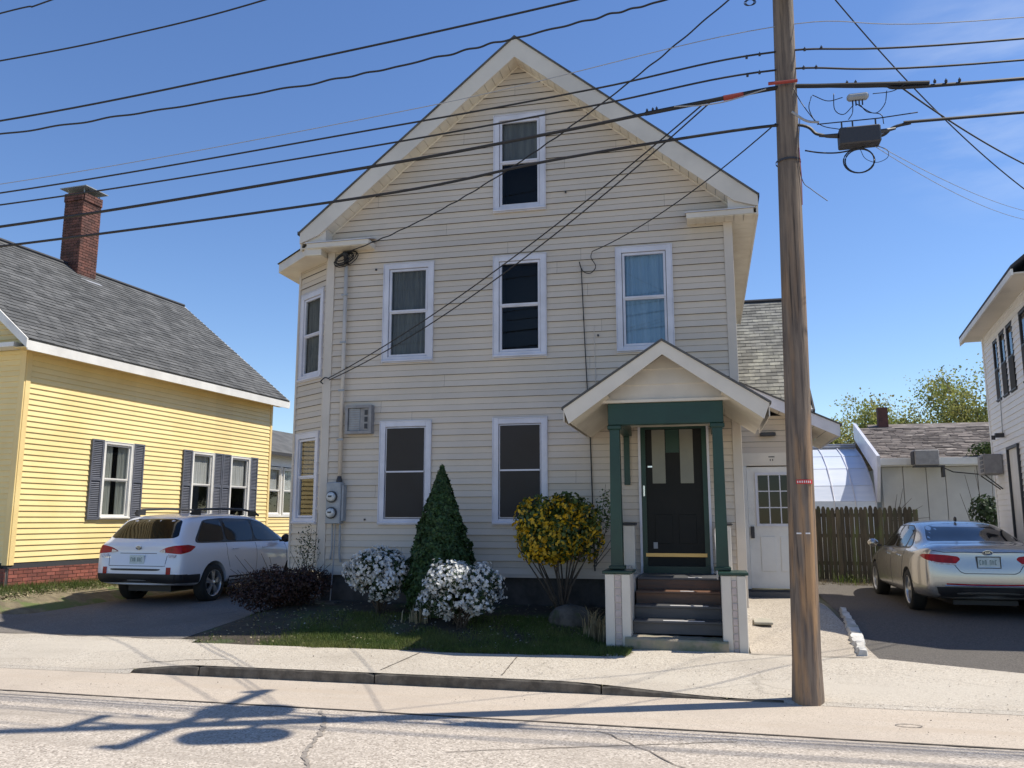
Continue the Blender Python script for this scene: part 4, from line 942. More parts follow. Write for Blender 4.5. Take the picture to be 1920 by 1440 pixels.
MB().add([(-0.1, -0.32, 3.52), (6.2, -0.32, 3.52), (6.2, 2.0, 4.55), (-0.1, 2.0, 4.55), (-0.1, -0.32, 3.46), (6.2, -0.32, 3.46), (6.2, 2.0, 4.49), (-0.1, 2.0, 4.49)], [(0, 1, 2, 3), (4, 7, 6, 5), (0, 4, 5, 1), (1, 5, 6, 2), (2, 6, 7, 3), (3, 7, 4, 0)]).build('roof', 'grey_roof', Yw, M=Mv)
MB().box(-0.1, 6.2, -0.34, -0.322, 3.44, 3.53).build('eave_board', 'dark_edge', Yw, M=Mv)

# ================================================================= RIGHT WHITE HOUSE
ra = math.atan2(0.13, 1.0)
RHs = thing('white_house', 'white clapboard two-storey house at the right edge, its eave sloping out of view', 'house', (5.6, 18.5, 0.2), -ra)
RM = world(RHs) @ Matrix.Translation((0, 0, -0.2))    # local: rear corner at origin, -y towards the street
Mrw = RM @ Matrix.Translation((0, 0, 0)) @ Matrix.Rotation(R(-90), 4, 'Z')   # wall coords: x runs towards the street, outward -x
RL = 4.75; RT = 5.36
rwin = [(1.02, 1.42, 3.86, 5.02), (1.66, 2.12, 3.86, 5.05), (2.32, 2.8, 3.86, 5.05), (3.4, 4.1, 3.86, 5.05)]
siding(RHs, Mrw, 0.08, RL, 0.55, RT, 0.105, 'white_wall', rwin+[(1.55, 2.5, 0.6, 2.95)], laps=2, name='clapboard', proud=0.014)
MB().box(0, 0.08, -0.03, 0.1, 0.5, RT).build('corner_board', 'white_wall', RHs, M=Mrw)
backing(RHs, Mrw, 0.02, RL, 0.55, RT, rwin)
for k, (a, b, p, q) in enumerate(rwin): window(RHs, Mrw, a, b, p, q, trim='dark_metal', case=0.02, depth=0.006, screen='half', sash=0.025, gl='bright_glass', cur=None)
for (x0, x1, y0, y1) in ((0, 5.5, -0.1, 0.0), (5.4, 5.5, -RL, 0)): MB().box(x0, x1, y0, y1, 0.3, RT).build('wall', 'white_wall', RHs, M=RM)
MB().box(0.0, 5.5, -RL, -RL+0.1, 0.3, RT).build('wall', 'white_wall', RHs, M=RM)
MB().prism([(0, RT), (5.5, RT), (2.75, RT+2.3)], -RL, -RL+0.1).build('wall', 'white_wall', RHs, M=RM)
MB().prism([(0, RT), (5.5, RT), (2.75, RT+2.3)], -0.1, 0.0).build('wall', 'white_wall', RHs, M=RM)
MB().box(0.45, 5.5, -5.3, -RL-0.01, 0.1, RT).build('unseen_shade_block', 'white_wall', RHs, M=RM)  # added block out of view, shaped for the shadow it throws on the driveway
MB().box(0.02, 0.3, -RL, 0, 0.0, 0.56).build('foundation', 'foundation', RHs, M=RM)
eo = 0.38
for s in (1, -1):
    X0 = -eo if s > 0 else 5.5+eo
    MB().add([(X0, -RL-0.3, RT+0.08), (2.75, -RL-0.3, RT+2.66), (2.75, 0.35, RT+2.66), (X0, 0.35, RT+0.08), (X0, -RL-0.3, RT+0.03), (2.75, -RL-0.3, RT+2.61), (2.75, 0.35, RT+2.61), (X0, 0.35, RT+0.03)],
             [(0, 1, 2, 3), (4, 7, 6, 5), (0, 4, 5, 1), (2, 6, 7, 3), (3, 7, 4, 0)]).build('roof', 'dark_edge', RHs, M=RM)
MB().box(-eo, -eo+0.03, -RL-0.28, 0.33, RT-0.07, RT+0.028).build('fascia_board', 'white_paint', RHs, M=RM)
MB().box(-eo+0.03, 0.02, -RL-0.28, 0.33, RT-0.05, RT-0.03).build('soffit', 'fascia', RHs, M=RM)
MB().prism([(-eo, RT-0.13), (2.75, RT+2.4), (2.75, RT+2.6), (-eo, RT+0.03)], 0.30, 0.33).build('rake_board', 'white_paint', RHs, M=RM)
# dark framed side door and lamp
MB().box(1.55, 1.60, -0.05, 0.02, 0.6, 2.95).box(2.45, 2.5, -0.05, 0.02, 0.6, 2.95).box(1.6, 2.45, -0.05, 0.02, 2.9, 2.95).build('door_frame', 'dark_metal', RHs, M=Mrw)
MB().box(1.6, 2.45, -0.01, 0.02, 0.6, 2.9).build('side_door', 'white_paint', RHs, M=Mrw)
MB().box(1.25, 1.35, -0.16, -0.014, 3.16, 3.24).box(1.28, 1.32, -0.22, -0.16, 3.12, 3.20).build('wall_lamp', 'dark_metal', RHs, M=Mrw)
MB().tube([(1.29, -0.03, 3.24), (1.40, -0.03, 3.9)], 0.008, 5).build('wall_cable', 'cable_light', RHs, M=Mrw)
RA = thing('window_air_conditioner', 'boxy air conditioner on a bracket jutting from the white house wall', 'air conditioner', tuple(RM @ Vector((-0.2, -0.7, 2.45))), -ra)
MB().box(0.32, 0.98, -0.34, -0.015, 2.50, 2.88, 0.015).build('casing', 'ac_beige', RA, M=Mrw)
for i in range(4): MB().box(0.64, 0.95, -0.348, -0.341, 2.54+i*0.08, 2.595+i*0.08).build('vent', 'dark_metal', RA, M=Mrw)
MB().tube([(0.45, -0.32, 2.49), (0.56, -0.02, 2.22)], 0.012, 5).tube([(0.88, -0.32, 2.49), (0.78, -0.02, 2.22)], 0.012, 5).build('bracket', 'dark_metal', RA, M=Mrw)

# ================================================================= GARAGE, GREENHOUSE, FAR BUILDINGS
Gr = thing('white_garage', 'low grey-white panelled garage with a brown shingle roof behind the right driveway', 'garage', (6, 24, 0.3))
gx = [4.52, 5.05, 5.62, 6.08, 6.85, 7.6, 8.6]
for a, b in zip(gx[:-1], gx[1:]): part('wall_panel', 'garage_wall', Gr, (a+0.008, b-0.008, 24.0, 24.06, 0.3, 3.02, 0.004))
part('back_wall', 'garage_wall', Gr, (4.5, 8.7, 24.06, 24.12, 0.3, 3.02)); part('side_wall', 'garage_wall', Gr, (4.5, 4.6, 24.12, 29.5, 0.3, 3.0))
part('eave_board', 'white_paint', Gr, (4.45, 8.7, 23.72, 23.76, 3.06, 3.24, 0.004)); part('soffit', 'white_paint', Gr, (4.45, 8.7, 23.76, 24.0, 3.03, 3.055))
gs = math.atan2(1.13, 3.1); Mg = Matrix.Translation((4.5, 23.75, 3.235)) @ Matrix.Rotation(gs, 4, 'X'); gl_ = math.hypot(1.13, 3.1)
MB().box(0, 4.6, 0, gl_, -0.08, 0).build('roof', 'brown_roof', Gr, M=Mg)
mb = MB(); r_ = 0
while r_*0.155 < gl_-0.1:
    x = -0.1*(r_ % 2)
    while x < 4.6:
        wd = rnd.choice((0.2, 0.3, 0.26, 0.4)); a, b = max(0, x), min(4.6, x+wd-0.012); h = rnd.uniform(0.012, 0.035); y0 = r_*0.155
        if b > a+0.02: mb.add([(a, y0, 0.0), (b, y0, 0.0), (b, y0, h), (a, y0, h), (a, y0+0.17, 0.002), (b, y0+0.17, 0.002)], [(0, 1, 2, 3), (3, 2, 5, 4), (1, 5, 2), (0, 3, 4)])
        x += wd
    r_ += 1
mb.build('shingles', 'brown_roof', Gr, M=Mg, kind='stuff')
MB().prism([(23.6, 3.02), (23.6, 3.30), (26.9, 4.52), (26.9, 4.05), (24.2, 2.95), (24.1, 2.1), (23.95, 2.1)], 4.36, 4.44, 'x').build('parapet', 'white_trim', Gr)
MB().prism([(26.85, 4.35), (29.9, 3.2), (29.9, 3.1), (26.85, 4.2)], 4.5, 9.1, 'x').build('roof', 'brown_roof', Gr)
# box on a bracket on the garage wall
bx = thing('condenser_box', 'grey metal box on a bracket hung at the garage eave', 'box', (5.5, 23.6, 3.2))
part('casing', 'ac_beige', bx, (5.22, 5.80, 23.30, 23.68, 3.02, 3.42, 0.02)); part('side_grille', 'dark_metal', bx, (5.19, 5.218, 23.34, 23.64, 3.05, 3.38))
part('bracket', 'dark_metal', bx, (5.22, 5.92, 23.32, 23.66, 2.98, 3.015), (5.88, 5.93, 23.4, 23.6, 2.72, 3.0))
MB().tube([(5.93, 23.6, 2.98), (6.2, 23.7, 2.86), (6.8, 23.8, 2.80), (7.6, 23.9, 2.82)], 0.015, 6).build('hose', 'cable', bx, smooth=True)
# greenhouse
Gh = thing('greenhouse', 'white translucent lean-to greenhouse glazing behind the picket fence', 'greenhouse', (3.6, 25, 0.3))
prof = [(24.0, 1.2), (24.0, 2.12), (24.35, 2.55), (25.0, 3.05), (25.8, 3.45), (26.7, 3.74)]
xs_ = [2.2, 2.75, 3.3, 3.83, 4.34]
for a, b in zip(xs_[:-1], xs_[1:]):
    for (y0, z_0), (y1, z_1) in zip(prof[:-1], prof[1:]):
        MB().add([(a+.012, y0, z_0+.006), (b-.012, y0, z_0+.006), (b-.012, y1, z_1-.006), (a+.012, y1, z_1-.006), (a+.012, y0+.02, z_0-.01), (b-.012, y0+.02, z_0-.01), (b-.012, y1+.02, z_1-.02), (a+.012, y1+.02, z_1-.02)], [(0, 1, 2, 3), (4, 7, 6, 5), (0, 4, 5, 1), (2, 6, 7, 3)]).build('glazing_panel', 'poly_panel', Gh)
for a in xs_: MB().tube([(a, y, z+0.01) for y, z in prof], 0.02, 6).build('glazing_bar', 'white_trim', Gh)
MB().tube([(2.2, 26.72, 3.80), (4.36, 26.72, 3.80)], 0.035, 8).build('ridge_rail', 'cable_light', Gh); part('top_flashing', 'white_trim', Gh, (2.2, 4.36, 26.8, 27.6, 3.86, 3.90))
part('end_wall', 'white_paint', Gh, (2.2, 4.36, 26.85, 26.95, 0.3, 3.85)); part('base_wall', 'white_paint', Gh, (2.2, 4.36, 23.98, 24.05, 0.3, 1.2))
# far roof with chimney
Fr = thing('distant_house', 'distant house showing only a dark grey ridge and a small brick chimney', 'house', (8, 33, 0.3))
part('wall', 'garage_wall', Fr, (6.3, 12.5, 33.0, 37, 0.3, 4.0))
MB().prism([(32.6, 4.0), (37.4, 4.0), (35, 5.32)], 6.2, 12.6, 'x').build('roof', 'brown_roof', Fr)
fc = part('chimney', 'brick', Fr, (6.55, 6.90, 34.6, 34.95, 4.9, 5.95)); part('flashing', 'dark_edge', Fr, (6.2, 6.95, 34.3, 34.58, 4.85, 5.15))

# ================================================================= FENCE
Fn = thing('picket_fence', 'weathered brown picket fence between the lean-to and the right driveway', 'fence', (3.1, 19.9, 0.3), R(-13))
FM = world(Fn)
for i in range(25):
    x = -1.25+i*0.098; h = 1.62+rnd.uniform(-.03, .03); l_ = rnd.uniform(-.006, .006)
    zb = 0.03
    MB().add([(x, -0.01, zb), (x+0.092, -0.01, zb), (x+0.092+l_, -0.01, h-0.07), (x+0.066+l_, -0.01, h), (x+0.026+l_, -0.01, h), (x+l_, -0.01, h-0.07),
              (x, 0.01, zb), (x+0.092, 0.01, zb), (x+0.092+l_, 0.01, h-0.07), (x+0.066+l_, 0.01, h), (x+0.026+l_, 0.01, h), (x+l_, 0.01, h-0.07)],
             [(0, 1, 2, 3, 4, 5), (11, 10, 9, 8, 7, 6), (0, 6, 7, 1), (1, 7, 8, 2), (2, 8, 9, 3), (3, 9, 10, 4), (4, 10, 11, 5), (5, 11, 6, 0)]).build('picket', 'fence_wood', Fn, M=FM)
for z in (0.35, 0.95, 1.40): MB().box(-1.3, 1.25, 0.012, 0.05, z, z+0.08).build('rail', 'fence_wood', Fn, M=FM)
for x in (-0.35, 1.20): MB().box(x, x+0.1, -0.03 if x < 1 else -0.04, 0.1, 0, 1.56, 0.008).build('fence_post', 'fence_wood', Fn, M=FM)

# ================================================================= CARS
def evalmesh(me, levels, cutters=()):
    ob = bpy.data.objects.new('tmp', me); col.objects.link(ob)
    md = ob.modifiers.new('s', 'SUBSURF'); md.levels = levels; md.render_levels = levels
    tmp = []
    for c in cutters:
        co = bpy.data.objects.new('cut', c); col.objects.link(co); tmp.append(co)
        bm = ob.modifiers.new('b', 'BOOLEAN'); bm.operation = 'DIFFERENCE'; bm.object = co; bm.solver = 'EXACT'
    dg = bpy.context.evaluated_depsgraph_get(); dg.update()
    r_ = bpy.data.meshes.new_from_object(ob.evaluated_get(dg), preserve_all_data_layers=True, depsgraph=dg)
    for o in tmp+[ob]: bpy.data.objects.remove(o)
    return r_
def car_shell(st, yo):
    """st: rows (y, zb, w, zbelt, wb, zt, wt, zr); rings of 12 half points; yo(row, first/last) shifts the end caps"""
    rings = []
    for k, (y, zb, w_, zs, wb, zt_, wt, zr_) in enumerate(st):
        half = [(0, zb), (0.7*w_, zb), (0.95*w_, zb+0.03), (w_, zb+0.14), (w_*1.0, zb+(zs-zb)*0.55), (w_*0.985, zs-0.09), (wb, zs), (wb+(wt-wb)*0.5, zs+(zt_-zs)*0.55), (wt, zt_), (wt*0.86, zt_+(zr_-zt_)*0.62), (wt*0.45, zr_-0.012), (0, zr_)]
        rings.append([(x, y+(yo(i, k) if yo else 0), z) for i, (x, z) in enumerate(half)])
    n = 12; v = []; f = []
    full = []
    for rg in rings:
        full.append(rg+[(-x, y, z) for x, y, z in rg[-2:0:-1]])
    m = len(full[0])
    for rg in full: v += rg
    for k in range(len(full)-1):
        for i in range(m): j = (i+1) % m; f.append((k*m+i, (k+1)*m+i, (k+1)*m+j, k*m+j))
    # caps: horizontal strips joining +x and -x halves
    for k, flip in ((0, False), (len(full)-1, True)):
        o = k*m
        for i in range(n-1):
            a, b = i, i+1; c, d = (m-b) % m, (m-a) % m
            q = [a, b, c, d]; q = [t for p, t in enumerate(q) if t not in q[:p]]
            f.append(tuple(o+t for t in (q if not flip else q[::-1])))
    me = bpy.data.meshes.new('car_body'); me.from_pydata(v, [], f); return me
def densify(poly, step):
    out = []
    for i, p in enumerate(poly):
        q = poly[(i+1) % len(poly)]; d = math.hypot(q[0]-p[0], q[1]-p[1]); n = max(1, int(d/step))
        out += [(p[0]+(q[0]-p[0])*k/n, p[1]+(q[1]-p[1])*k/n) for k in range(n)]
    return out
def roundp(poly, r=0.25):
    for _ in range(2):
        o = []
        for i, p in enumerate(poly):
            q = poly[(i+1) % len(poly)]; o += [(p[0]+(q[0]-p[0])*r, p[1]+(q[1]-p[1])*r), (p[0]+(q[0]-p[0])*(1-r), p[1]+(q[1]-p[1])*(1-r))]
        poly = o; r = 0.25
    return poly
def inside(p, poly):
    c = False; n = len(poly); x, y = p
    for i in range(n):
        a, b = poly[i], poly[(i+1) % n]
        if (a[1] > y) != (b[1] > y) and x < (b[0]-a[0])*(y-a[1])/(b[1]-a[1])+a[0]: c = not c
    return c
def project(bvh, poly, axis, side, off=0.006, step=0.05, thick=0.012, rnd_=True, base=None):
    """outline pressed on to the body: axis 'x' -> poly is (y,z) seen from side; 'y' -> poly is (x,z) seen from the rear (side -1)"""
    if rnd_: poly = roundp(poly, 0.12)
    pb = densify(poly, step); xs2 = [p[0] for p in pb]; zs2 = [p[1] for p in pb]; pts = list(pb); g = min(xs2)+step/2
    while g < max(xs2):
        h = min(zs2)+step/2
        while h < max(zs2):
            if inside((g, h), poly) and min((g-a)**2+(h-b)**2 for a, b in pb) > (step*0.45)**2: pts.append((g, h))
            h += step
        g += step
    nb = len(pb)
    r_ = delaunay_2d_cdt([Vector(p) for p in pts], [(i, (i+1) % nb) for i in range(nb)], [], 1, 1e-6)
    vv, ff = r_[0], r_[2]; out = []
    for p in vv:
        if axis == 'x': o_, d_ = Vector((side*3, p[0], p[1])), Vector((-side, 0, 0))
        elif axis == 'd': d_ = -Vector((side, -1, 0)).normalized(); o_ = Vector((side, 1, 0)).normalized()*p[0]-d_*3+Vector((0, 0, p[1]))
        else: o_, d_ = Vector((p[0], side*3+(2.4), p[1])), Vector((0, -side, 0))
        hit, nn, _, _ = bvh.ray_cast(o_, d_, 12)
        out.append(hit if hit is not None else None)
    good = [h for h in out if h is not None]
    av = sum(((h.x if axis == 'x' else h.y) for h in good))/max(1, len(good))
    mb = MB(); vs = []
    for p, h in zip(vv, out):
        if h is None: h = Vector((av, p[0], p[1])) if axis == 'x' else Vector((p[0], av, p[1]))
        dd = Vector((side, 0, 0)) if axis == 'x' else Vector((side, -1, 0)).normalized() if axis == 'd' else Vector((0, side, 0))
        vs.append(tuple(h+dd*off))
    k = len(vs); dd = Vector((side, 0, 0)) if axis == 'x' else Vector((side, -1, 0)).normalized() if axis == 'd' else Vector((0, side, 0))
    vs += [tuple(Vector(p)-dd*(thick+off)) for p in vs]
    # rim faces
    idx = {}
    for fc_ in ff:
        for a, b in zip(fc_, fc_[1:]+fc_[:1]): idx[(a, b)] = idx.get((a, b), 0)+1
    fs = [tuple(fc_) for fc_ in ff]
    for (a, b), c in list(idx.items()):
        if (b, a) not in idx: fs.append((b, a, a+k, b+k))
    return mb.add(vs, fs)
def strip(bvh, pts, axis, side, wd=0.007, off=0.003):
    """thin raised line following the body (shut lines, trim)"""
    dens = []
    for a, b in zip(pts[:-1], pts[1:]):
        n = max(1, int(math.hypot(b[0]-a[0], b[1]-a[1])/0.04)); dens += [(a[0]+(b[0]-a[0])*i/n, a[1]+(b[1]-a[1])*i/n) for i in range(n)]
    dens.append(pts[-1]); P3 = []
    for p in dens:
        if axis == 'x': o_, d_ = Vector((side*3, p[0], p[1])), Vector((-side, 0, 0))
        else: o_, d_ = Vector((p[0], side*3+2.4, p[1])), Vector((0, -side, 0))
        hit, _, _, _ = bvh.ray_cast(o_, d_, 12)
        if hit is not None: P3.append(hit)
    return P3
def wheel(parent, M, x, y, r_, side, wd=0.22, spokes=5, label=None):
    wM = M @ Matrix.Translation((x, y, r_))
    t = MB().lathe([(r_*0.66, -wd/2), (r_*0.86, -wd/2-0.008), (r_*0.97, -wd/2+0.02), (r_, -wd/2+0.05), (r_, wd/2-0.05), (r_*0.97, wd/2-0.02), (r_*0.86, wd/2+0.008), (r_*0.66, wd/2)], (0, 0, 0), 'x', 36)
    wh = t.build('wheel', 'rubber', parent, M=wM, smooth=True)
    o = side*(wd/2-0.012)
    MB().lathe([(r_*0.69, o+side*0.01), (r_*0.66, o+side*0.016), (r_*0.63, o), (r_*0.61, o-side*0.09)], (0, 0, 0), 'x', 36).build('rim', 'rim', wh, M=wM, smooth=True)
    MB().lathe([(0, o-side*0.08), (r_*0.61, o-side*0.085)], (0, 0, 0), 'x', 24).build('brake_shadow', 'black_plastic', wh, M=wM)
    sp_ = MB()
    for k in range(spokes):
        a = 2*math.pi*k/spokes+0.3
        for da in (-0.16, 0.16):
            c, s_ = math.cos(a), math.sin(a); c2, s2 = math.cos(a+da), math.sin(a+da); hw = 0.018*r_/0.33
            p0 = Vector((o+side*0.0, c*r_*0.12, s_*r_*0.12)); p1 = Vector((o-side*0.012, c2*r_*0.63, s2*r_*0.63))
            d_ = (p1-p0).normalized(); nrm = Vector((0, -d_.z, d_.y)).normalized()*hw
            dx = Vector((side*0.014, 0, 0))
            sp_.add([p0-nrm, p0+nrm, p1+nrm*1.3, p1-nrm*1.3, p0-nrm-dx*2, p0+nrm-dx*2, p1+nrm*1.3-dx*2, p1-nrm*1.3-dx*2], [(0, 1, 2, 3), (4, 7, 6, 5), (0, 3, 7, 4), (1, 5, 6, 2), (3, 2, 6, 7)])
    sp_.build('spokes', 'rim', wh, M=wM)
    MB().lathe([(0, o+side*0.006), (r_*0.13, o+side*0.004), (r_*0.17, o-side*0.01), (r_*0.17, o-side*0.04)], (0, 0, 0), 'x', 16).build('hub_cap', 'rim', wh, M=wM, smooth=True)
    return wh
def plate(parent, M, x, y, z, tilt=0.0, frame=False, nm='licence_plate'):
    pm = M @ Matrix.Translation((x, y, z)) @ Matrix.Rotation(tilt, 4, 'X')
    p = MB().box(-0.153, 0.153, -0.006, 0.004, -0.076, 0.076, 0.003).build(nm, 'plate', parent, M=pm)
    if frame: MB().box(-0.165, -0.153, -0.012, 0.004, -0.088, 0.088).box(0.153, 0.165, -0.012, 0.004, -0.088, 0.088).box(-0.153, 0.153, -0.012, 0.004, 0.076, 0.088).box(-0.153, 0.153, -0.012, 0.004, -0.088, -0.076).build('plate_frame', 'plate_frame', p, M=pm)
    ink = MB(); x = -0.125
    for k in range(7):
        if k == 3: x += 0.03; continue
        h = 0.034
        ink.box(x, x+0.006, -0.0085, -0.0062, -h, h)
        if k % 2 == 0: ink.box(x+0.006, x+0.022, -0.0085, -0.0062, h-0.008, h)
        if k % 3: ink.box(x+0.016, x+0.022, -0.0085, -0.0062, -h, h-0.009)
        else: ink.box(x+0.006, x+0.02, -0.0085, -0.0062, -h, -h+0.008)
        x += 0.036
    ink.build('plate_characters', 'plate_ink', p, M=pm)
    return p
def ptube(P3, r_, M, name, m, parent, off=Vector((0, 0, 0))):
    if len(P3) > 1: return MB().tube([p+off for p in P3], r_, 5).build(name, m, parent, M=M)

# ---- sedan
def build_sedan(loc, rz):
    T = thing('silver_sedan', 'silver-beige four-door sedan parked in the right driveway, rear towards the street', 'car', loc, rz)
    M = world(T)
    st = [(0.0, .34, .80, .93, .74, .955, .62, .965), (0.10, .27, .875, 1.03, .80, 1.065, .66, 1.08), (0.45, .24, .915, 1.03, .82, 1.085, .68, 1.105), (0.66, .22, .925, 1.02, .83, 1.09, .70, 1.12),
          (1.05, .22, .93, 1.0, .84, 1.22, .665, 1.27), (1.52, .22, .93, .985, .84, 1.345, .63, 1.42), (2.1, .22, .93, .965, .845, 1.375, .63, 1.462), (2.75, .22, .93, .95, .845, 1.365, .62, 1.45),
          (3.2, .22, .93, .94, .84, 1.24, .655, 1.32), (3.8, .22, .925, .92, .80, .97, .70, 1.01), (4.3, .23, .91, .85, .74, .90, .6, .93), (4.66, .25, .86, .72, .66, .76, .5, .78), (4.84, .32, .70, .60, .52, .63, .4, .64)]
    yo0 = {0: 0.25, 1: 0.10, 2: .03, 3: 0.0, 4: 0.0, 5: 0.04, 6: 0.05, 7: .05, 8: .05, 9: .06, 10: .06, 11: .06}
    me = car_shell(st, lambda i, k: yo0.get(i, 0) if k == 0 else 0)
    cuts = []
    for yw in (1.10, 3.905):
        for s in (-1, 1):
            c = MB().lathe([(0, s*0.62), (0.365, s*0.62), (0.365, s*1.1), (0, s*1.1)], (0, yw, 0.335), 'x', 40)
            cm = bpy.data.meshes.new('c'); cm.from_pydata(c.v, [], c.f); cm.materials.append(MATS['black_plastic']); import bmesh
            b_ = bmesh.new(); b_.from_mesh(cm); bmesh.ops.remove_doubles(b_, verts=b_.verts, dist=1e-5); bmesh.ops.recalc_face_normals(b_, faces=b_.faces); b_.to_mesh(cm); b_.free(); cuts.append(cm)
    return T, M, me, cuts, st
def body_finish(T, M, me, cuts, paint):
    import bmesh
    b_ = bmesh.new(); b_.from_mesh(me); bmesh.ops.remove_doubles(b_, verts=b_.verts, dist=1e-5); bmesh.ops.recalc_face_normals(b_, faces=b_.faces); b_.to_mesh(me); b_.free()
    me.materials.append(MATS[paint]); full = evalmesh(me, 3, ())
    bv = BVHTree.FromPolygons([v_.co.copy() for v_ in full.vertices], [tuple(p.vertices) for p in full.polygons])
    body = evalmesh(me, 3, cuts)
    body.transform(M)
    o = link(body, 'body', paint, T, smooth=False)
    body.polygons.foreach_set('use_smooth', [True]*len(body.polygons))
    try: body.set_sharp_from_angle(angle=R(40))
    except Exception: pass
    return o, bv
T, M, me, cuts, st = build_sedan((4.05, 14.0, 0.19), 0.0)
body, bv = body_finish(T, M, me, cuts, 'car_silver')
def pj(poly, axis, side, name, m, **k):
    kk = {a: k.pop(a) for a in ('off', 'step', 'thick', 'rnd_') if a in k}
    o = project(bv, poly, axis, side, **kk).build(name, m, T, M=M, smooth=True, **k)
    try: o.data.set_sharp_from_angle(angle=R(35))
    except Exception: pass
    return o
for s in (-1, 1):
    pj([(3.16, 1.25), (2.97, 1.325), (2.38, 1.37), (1.75, 1.36), (1.42, 1.28), (1.08, 1.06), (1.09, 1.0), (2.3, 0.975), (3.68, 0.95)], 'x', s, 'window_surround', 'black_plastic', off=0.003)
    pj([(3.12, 1.24), (2.95, 1.31), (2.38, 1.355), (2.36, 0.985), (3.62, 0.965)], 'x', s, 'side_window', 'car_glass')
    pj([(2.32, 1.357), (1.75, 1.345), (1.50, 1.285), (1.46, 1.0), (2.30, 0.987)], 'x', s, 'side_window', 'car_glass')
    pj([(1.43, 1.255), (1.12, 1.06), (1.11, 1.02), (1.41, 1.005)], 'x', s, 'quarter_window', 'car_glass', step=0.03)
    for line in ([(2.34, 1.36), (2.34, 0.98), (2.33, 0.6), (2.30, 0.36)], [(1.36, 0.98), (1.42, 0.75), (1.50, 0.5)], [(3.62, 0.93), (3.60, 0.6), (3.50, 0.36)]):
        ptube(strip(bv, line, 'x', s), 0.004, M, 'shut_line', 'black_plastic', T)
    ptube(strip(bv, [(1.1, 0.995), (2.0, 0.97), (3.66, 0.95)], 'x', s), 0.006, M, 'window_trim', 'chrome', T)
    for yy in (1.62, 2.55):
        h = strip(bv, [(yy, 0.86), (yy+0.18, 0.865)], 'x', s); ptube([q+Vector((s*0.02, 0, 0)) for q in h], 0.011, M, 'door_handle', 'chrome', T)
    mp_ = Vector((s*0.93, 3.42, 1.0)); mm_ = MB().ellipsoid((s*1.01, 3.40, 1.02), 0.10, 0.07, 0.075).build('wing_mirror', 'car_silver', T, M=M, smooth=True)
    MB().box(min(s*0.86, s*0.98), max(s*0.86, s*0.98), 3.38, 3.44, 0.955, 0.99).build('mirror_arm', 'black_plastic', mm_, M=M)
    # taillight: rear part + wrap on the flank
    pj([(0.30, 0.865), (0.33, 0.905), (0.45, 0.925), (0.60, 0.937), (0.78, 0.935), (0.86, 0.905), (0.74, 0.872), (0.62, 0.84), (0.50, 0.80), (0.35, 0.79)], 'd', s, 'tail_light', 'tail_red', off=0.008, step=0.03)
    pj([(s*0.44, 0.80), (s*0.70, 0.815), (s*0.77, 0.835), (s*0.76, 0.815), (s*0.68, 0.795), (s*0.45, 0.785)], 'y', -1, 'tail_light_lens', 'tail_clear', off=0.018, step=0.03, rnd_=False)
    for yw in (1.10, 3.905): wheel(T, M, s*0.815, yw, 0.33, s, 0.215, 5)
pj([(-0.54, 1.345), (-0.36, 1.385), (0, 1.40), (0.36, 1.385), (0.54, 1.345), (0.63, 1.20), (0.665, 1.128), (0.60, 1.118), (0, 1.128), (-0.60, 1.118), (-0.665, 1.128), (-0.63, 1.20)], 'y', -1, 'rear_window', 'car_glass', step=0.06)
pj([(-0.60, 1.32), (0, 1.375), (0.60, 1.32), (0.70, 1.03), (0, 1.05), (-0.70, 1.03)], 'y', 1, 'windshield', 'car_glass', step=0.06)
for line in ([(-0.79, 1.0), (-0.60, 0.965), (0, 0.97), (0.60, 0.965), (0.79, 1.0)], [(-0.47, 0.78), (-0.40, 0.68), (-0.34, 0.655), (0.34, 0.655), (0.40, 0.68), (0.47, 0.78)]):
    ptube(strip(bv, line, 'y', -1), 0.005, M, 'shut_line', 'black_plastic', T)
ptube(strip(bv, [(-0.62, 0.475), (0.62, 0.475)], 'y', -1), 0.008, M, 'bumper_trim', 'chrome', T)
pj([(-0.74, 0.455), (0.74, 0.455), (0.70, 0.30), (-0.70, 0.30)], 'y', -1, 'lower_bumper', 'black_plastic', off=0.012, step=0.06, thick=0.05, rnd_=False)
ptube(strip(bv, [(-0.60, 0.50), (-0.25, 0.49), (0.25, 0.49), (0.60, 0.50)], 'y', -1), 0.010, M, 'reflector_strip', 'tail_red', T)
q = strip(bv, [(0, 0.86), (0, 0.85)], 'y', -1)[0]
plate(T, M, 0.0, q.y-0.012, 0.82, frame=True)
q = strip(bv, [(0, 0.94), (0, 0.93)], 'y', -1)[0]
em_ = MB(); 
em_.lathe([(0, -0.006), (1, -0.006), (1.0, 0.004)], (0, 0, 0), 'y', 28); em_.v = [(x*0.068, y, z*0.034) for x, y, z in em_.v]
eb = em_.build('emblem', 'dark_metal', T, M=M @ Matrix.Translation((0, q.y-0.008, 0.962)))
rg = MB().tube([(0.066*math.cos(a/24*6.2832), -0.008, 0.033*math.sin(a/24*6.2832)) for a in range(25)], 0.005, 5).build('emblem_ring', 'chrome', eb, M=M @ Matrix.Translation((0, q.y-0.008, 0.962)))
def text_mesh(s_, size, depth=0.002):
    cu = bpy.data.curves.new('t', 'FONT'); cu.body = s_; cu.size = size; cu.extrude = depth; cu.align_x = 'CENTER'; cu.align_y = 'CENTER'; cu.resolution_u = 2
    to = bpy.data.objects.new('t', cu); col.objects.link(to); dg = bpy.context.evaluated_depsgraph_get(); dg.update()
    m_ = bpy.data.meshes.new_from_object(to.evaluated_get(dg)); bpy.data.objects.remove(to); m_.materials.clear(); return m_
